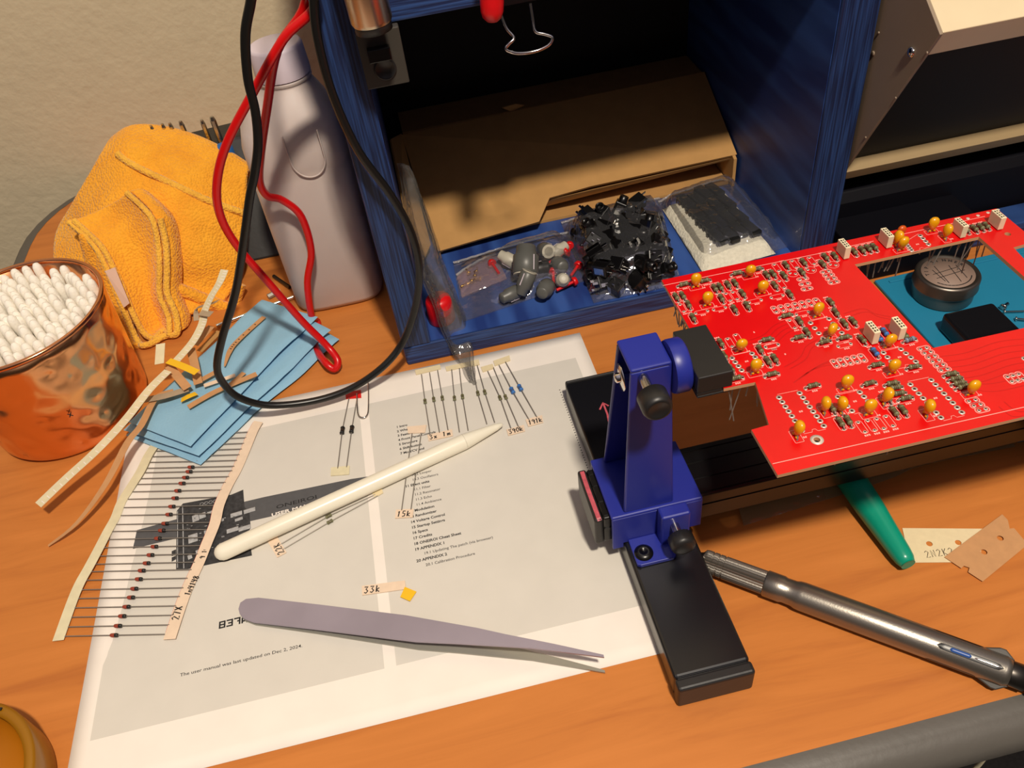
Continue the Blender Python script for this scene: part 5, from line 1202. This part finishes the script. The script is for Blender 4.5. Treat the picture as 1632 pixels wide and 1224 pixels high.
def dip(p0, p1, q0, q1, n):
    a0, a1 = pads(p0, p1, n); b0, b1 = pads(q0, q1, n); u = Z3 * .02
    up = Vector((0, 1.6, 0)); sk.ribbon([a0 + u + up, b0 + u + up], LW, .02); sk.ribbon([a1 + u - up, a1.lerp(b1, .38) + u - up, a1.lerp(b1, .45) + u - up * .3, a1.lerp(b1, .58) + u - up * .3, a1.lerp(b1, .65) + u - up, b1 + u - up], LW, .02)
    c = (a0 + b1) / 2; mark(c.x - .4, c.y, 2)
dip(c2(222, 265), c2(352, 455), c2(340, 240), c2(478, 428), 8); dip(c2(975, 190), c2(1150, 380), c2(1095, 165), c2(1270, 350), 8)
dip(c2(560, 262), c2(640, 342), c2(685, 235), c2(757, 312), 4); dip(c1(690, 930), c1(772, 1035), c1(862, 890), c1(945, 985), 4); dip(c1(1370, 625), c1(1478, 760), c1(1530, 590), c1(1640, 710), 4)
dip(c8(762, 1097), c8(835, 1180), c8(870, 1075), c8(962, 1152), 4); dip(c8(905, 425), c8(935, 462), c8(990, 372), c8(1040, 425), 4)
for p in (c1(1215, 195), c1(1370, 165), c1(1565, 120)):
    q = bp(p); sk.ribbon([(q.x + 2.4 * math.cos(t * .4), q.y + 2.4 * math.sin(t * .4), ZS) for t in range(17)], LW, .02); pad(q.x - 1, q.y + .6, .7); pad(q.x + 1, q.y - .6, .7)
sk.ribbon([bp(c1(90, 300), ZS), bp(c1(1550, 0), ZS)], .3, .02); sk.ribbon([bp(c8(820, 375), ZS), bp(c8(1390, 252), ZS)], .3, .02); sk.ribbon([bp(c8(540, 440), ZS), bp(c8(700, 405), ZS)], .3, .02); sk.ribbon([bp(c2(185, 645), ZS), bp(c2(1640, 317), ZS)], .3, .02)
for x, y in ((1010, 915), (1150, 895), (880, 705)): q = bp(c1(x, y)); mark(q.x, q.y, 1)
pd.lathe([(2.3, 0), (2.3, .03), (1.15, .031)], (hp.x, hp.y, ZS), seg=32, cap=False)
for k in range(4):
    q = bp(c8(1285 + k * 62, 265 - k * 18)); pd.lathe([(.8, 0), (.8, .03), (.5, .031)], (q.x, q.y, ZS), seg=14)
q = bp(c2(1630, 42)); pad(q.x, q.y, 1.1)
tmat = mat('masked_trace', (190, 6, 11), .3)
FAM = [([(1185, 545), (1215, 535), (1232, 520), (1250, 512), (1275, 508)], 4, (7, 4)), ([(1250, 585), (1275, 570), (1285, 552), (1305, 540)], 2, (9, 3)), ([(1265, 610), (1290, 592), (1320, 582), (1345, 585)], 3, (8, -5)), ([(1500, 568), (1540, 562), (1590, 545), (1632, 540)], 6, (6, 9)), ([(1480, 575), (1520, 600), (1570, 612), (1632, 600)], 2, (10, 12)), ([(1345, 500), (1375, 492), (1395, 500), (1420, 505)], 2, (6, 5)), ([(1600, 640), (1620, 655), (1640, 655)], 2, (-8, 8))]
for P_, n2, (ox, oy) in FAM:
    tr_mb = MB()
    for k in range(n2): tr_mb.ribbon(smooth_path([at(x + ox * k, y + oy * k, PZ + .012) for x, y in P_], 6), .45, .012)
    tr_mb.build('copper_trace', tmat, bd)
sk.build('silkscreen', M['silk'], bd); pd.build('solder_pads', M['pad'], bd); hl.build('pad_holes', M['hole'], bd)
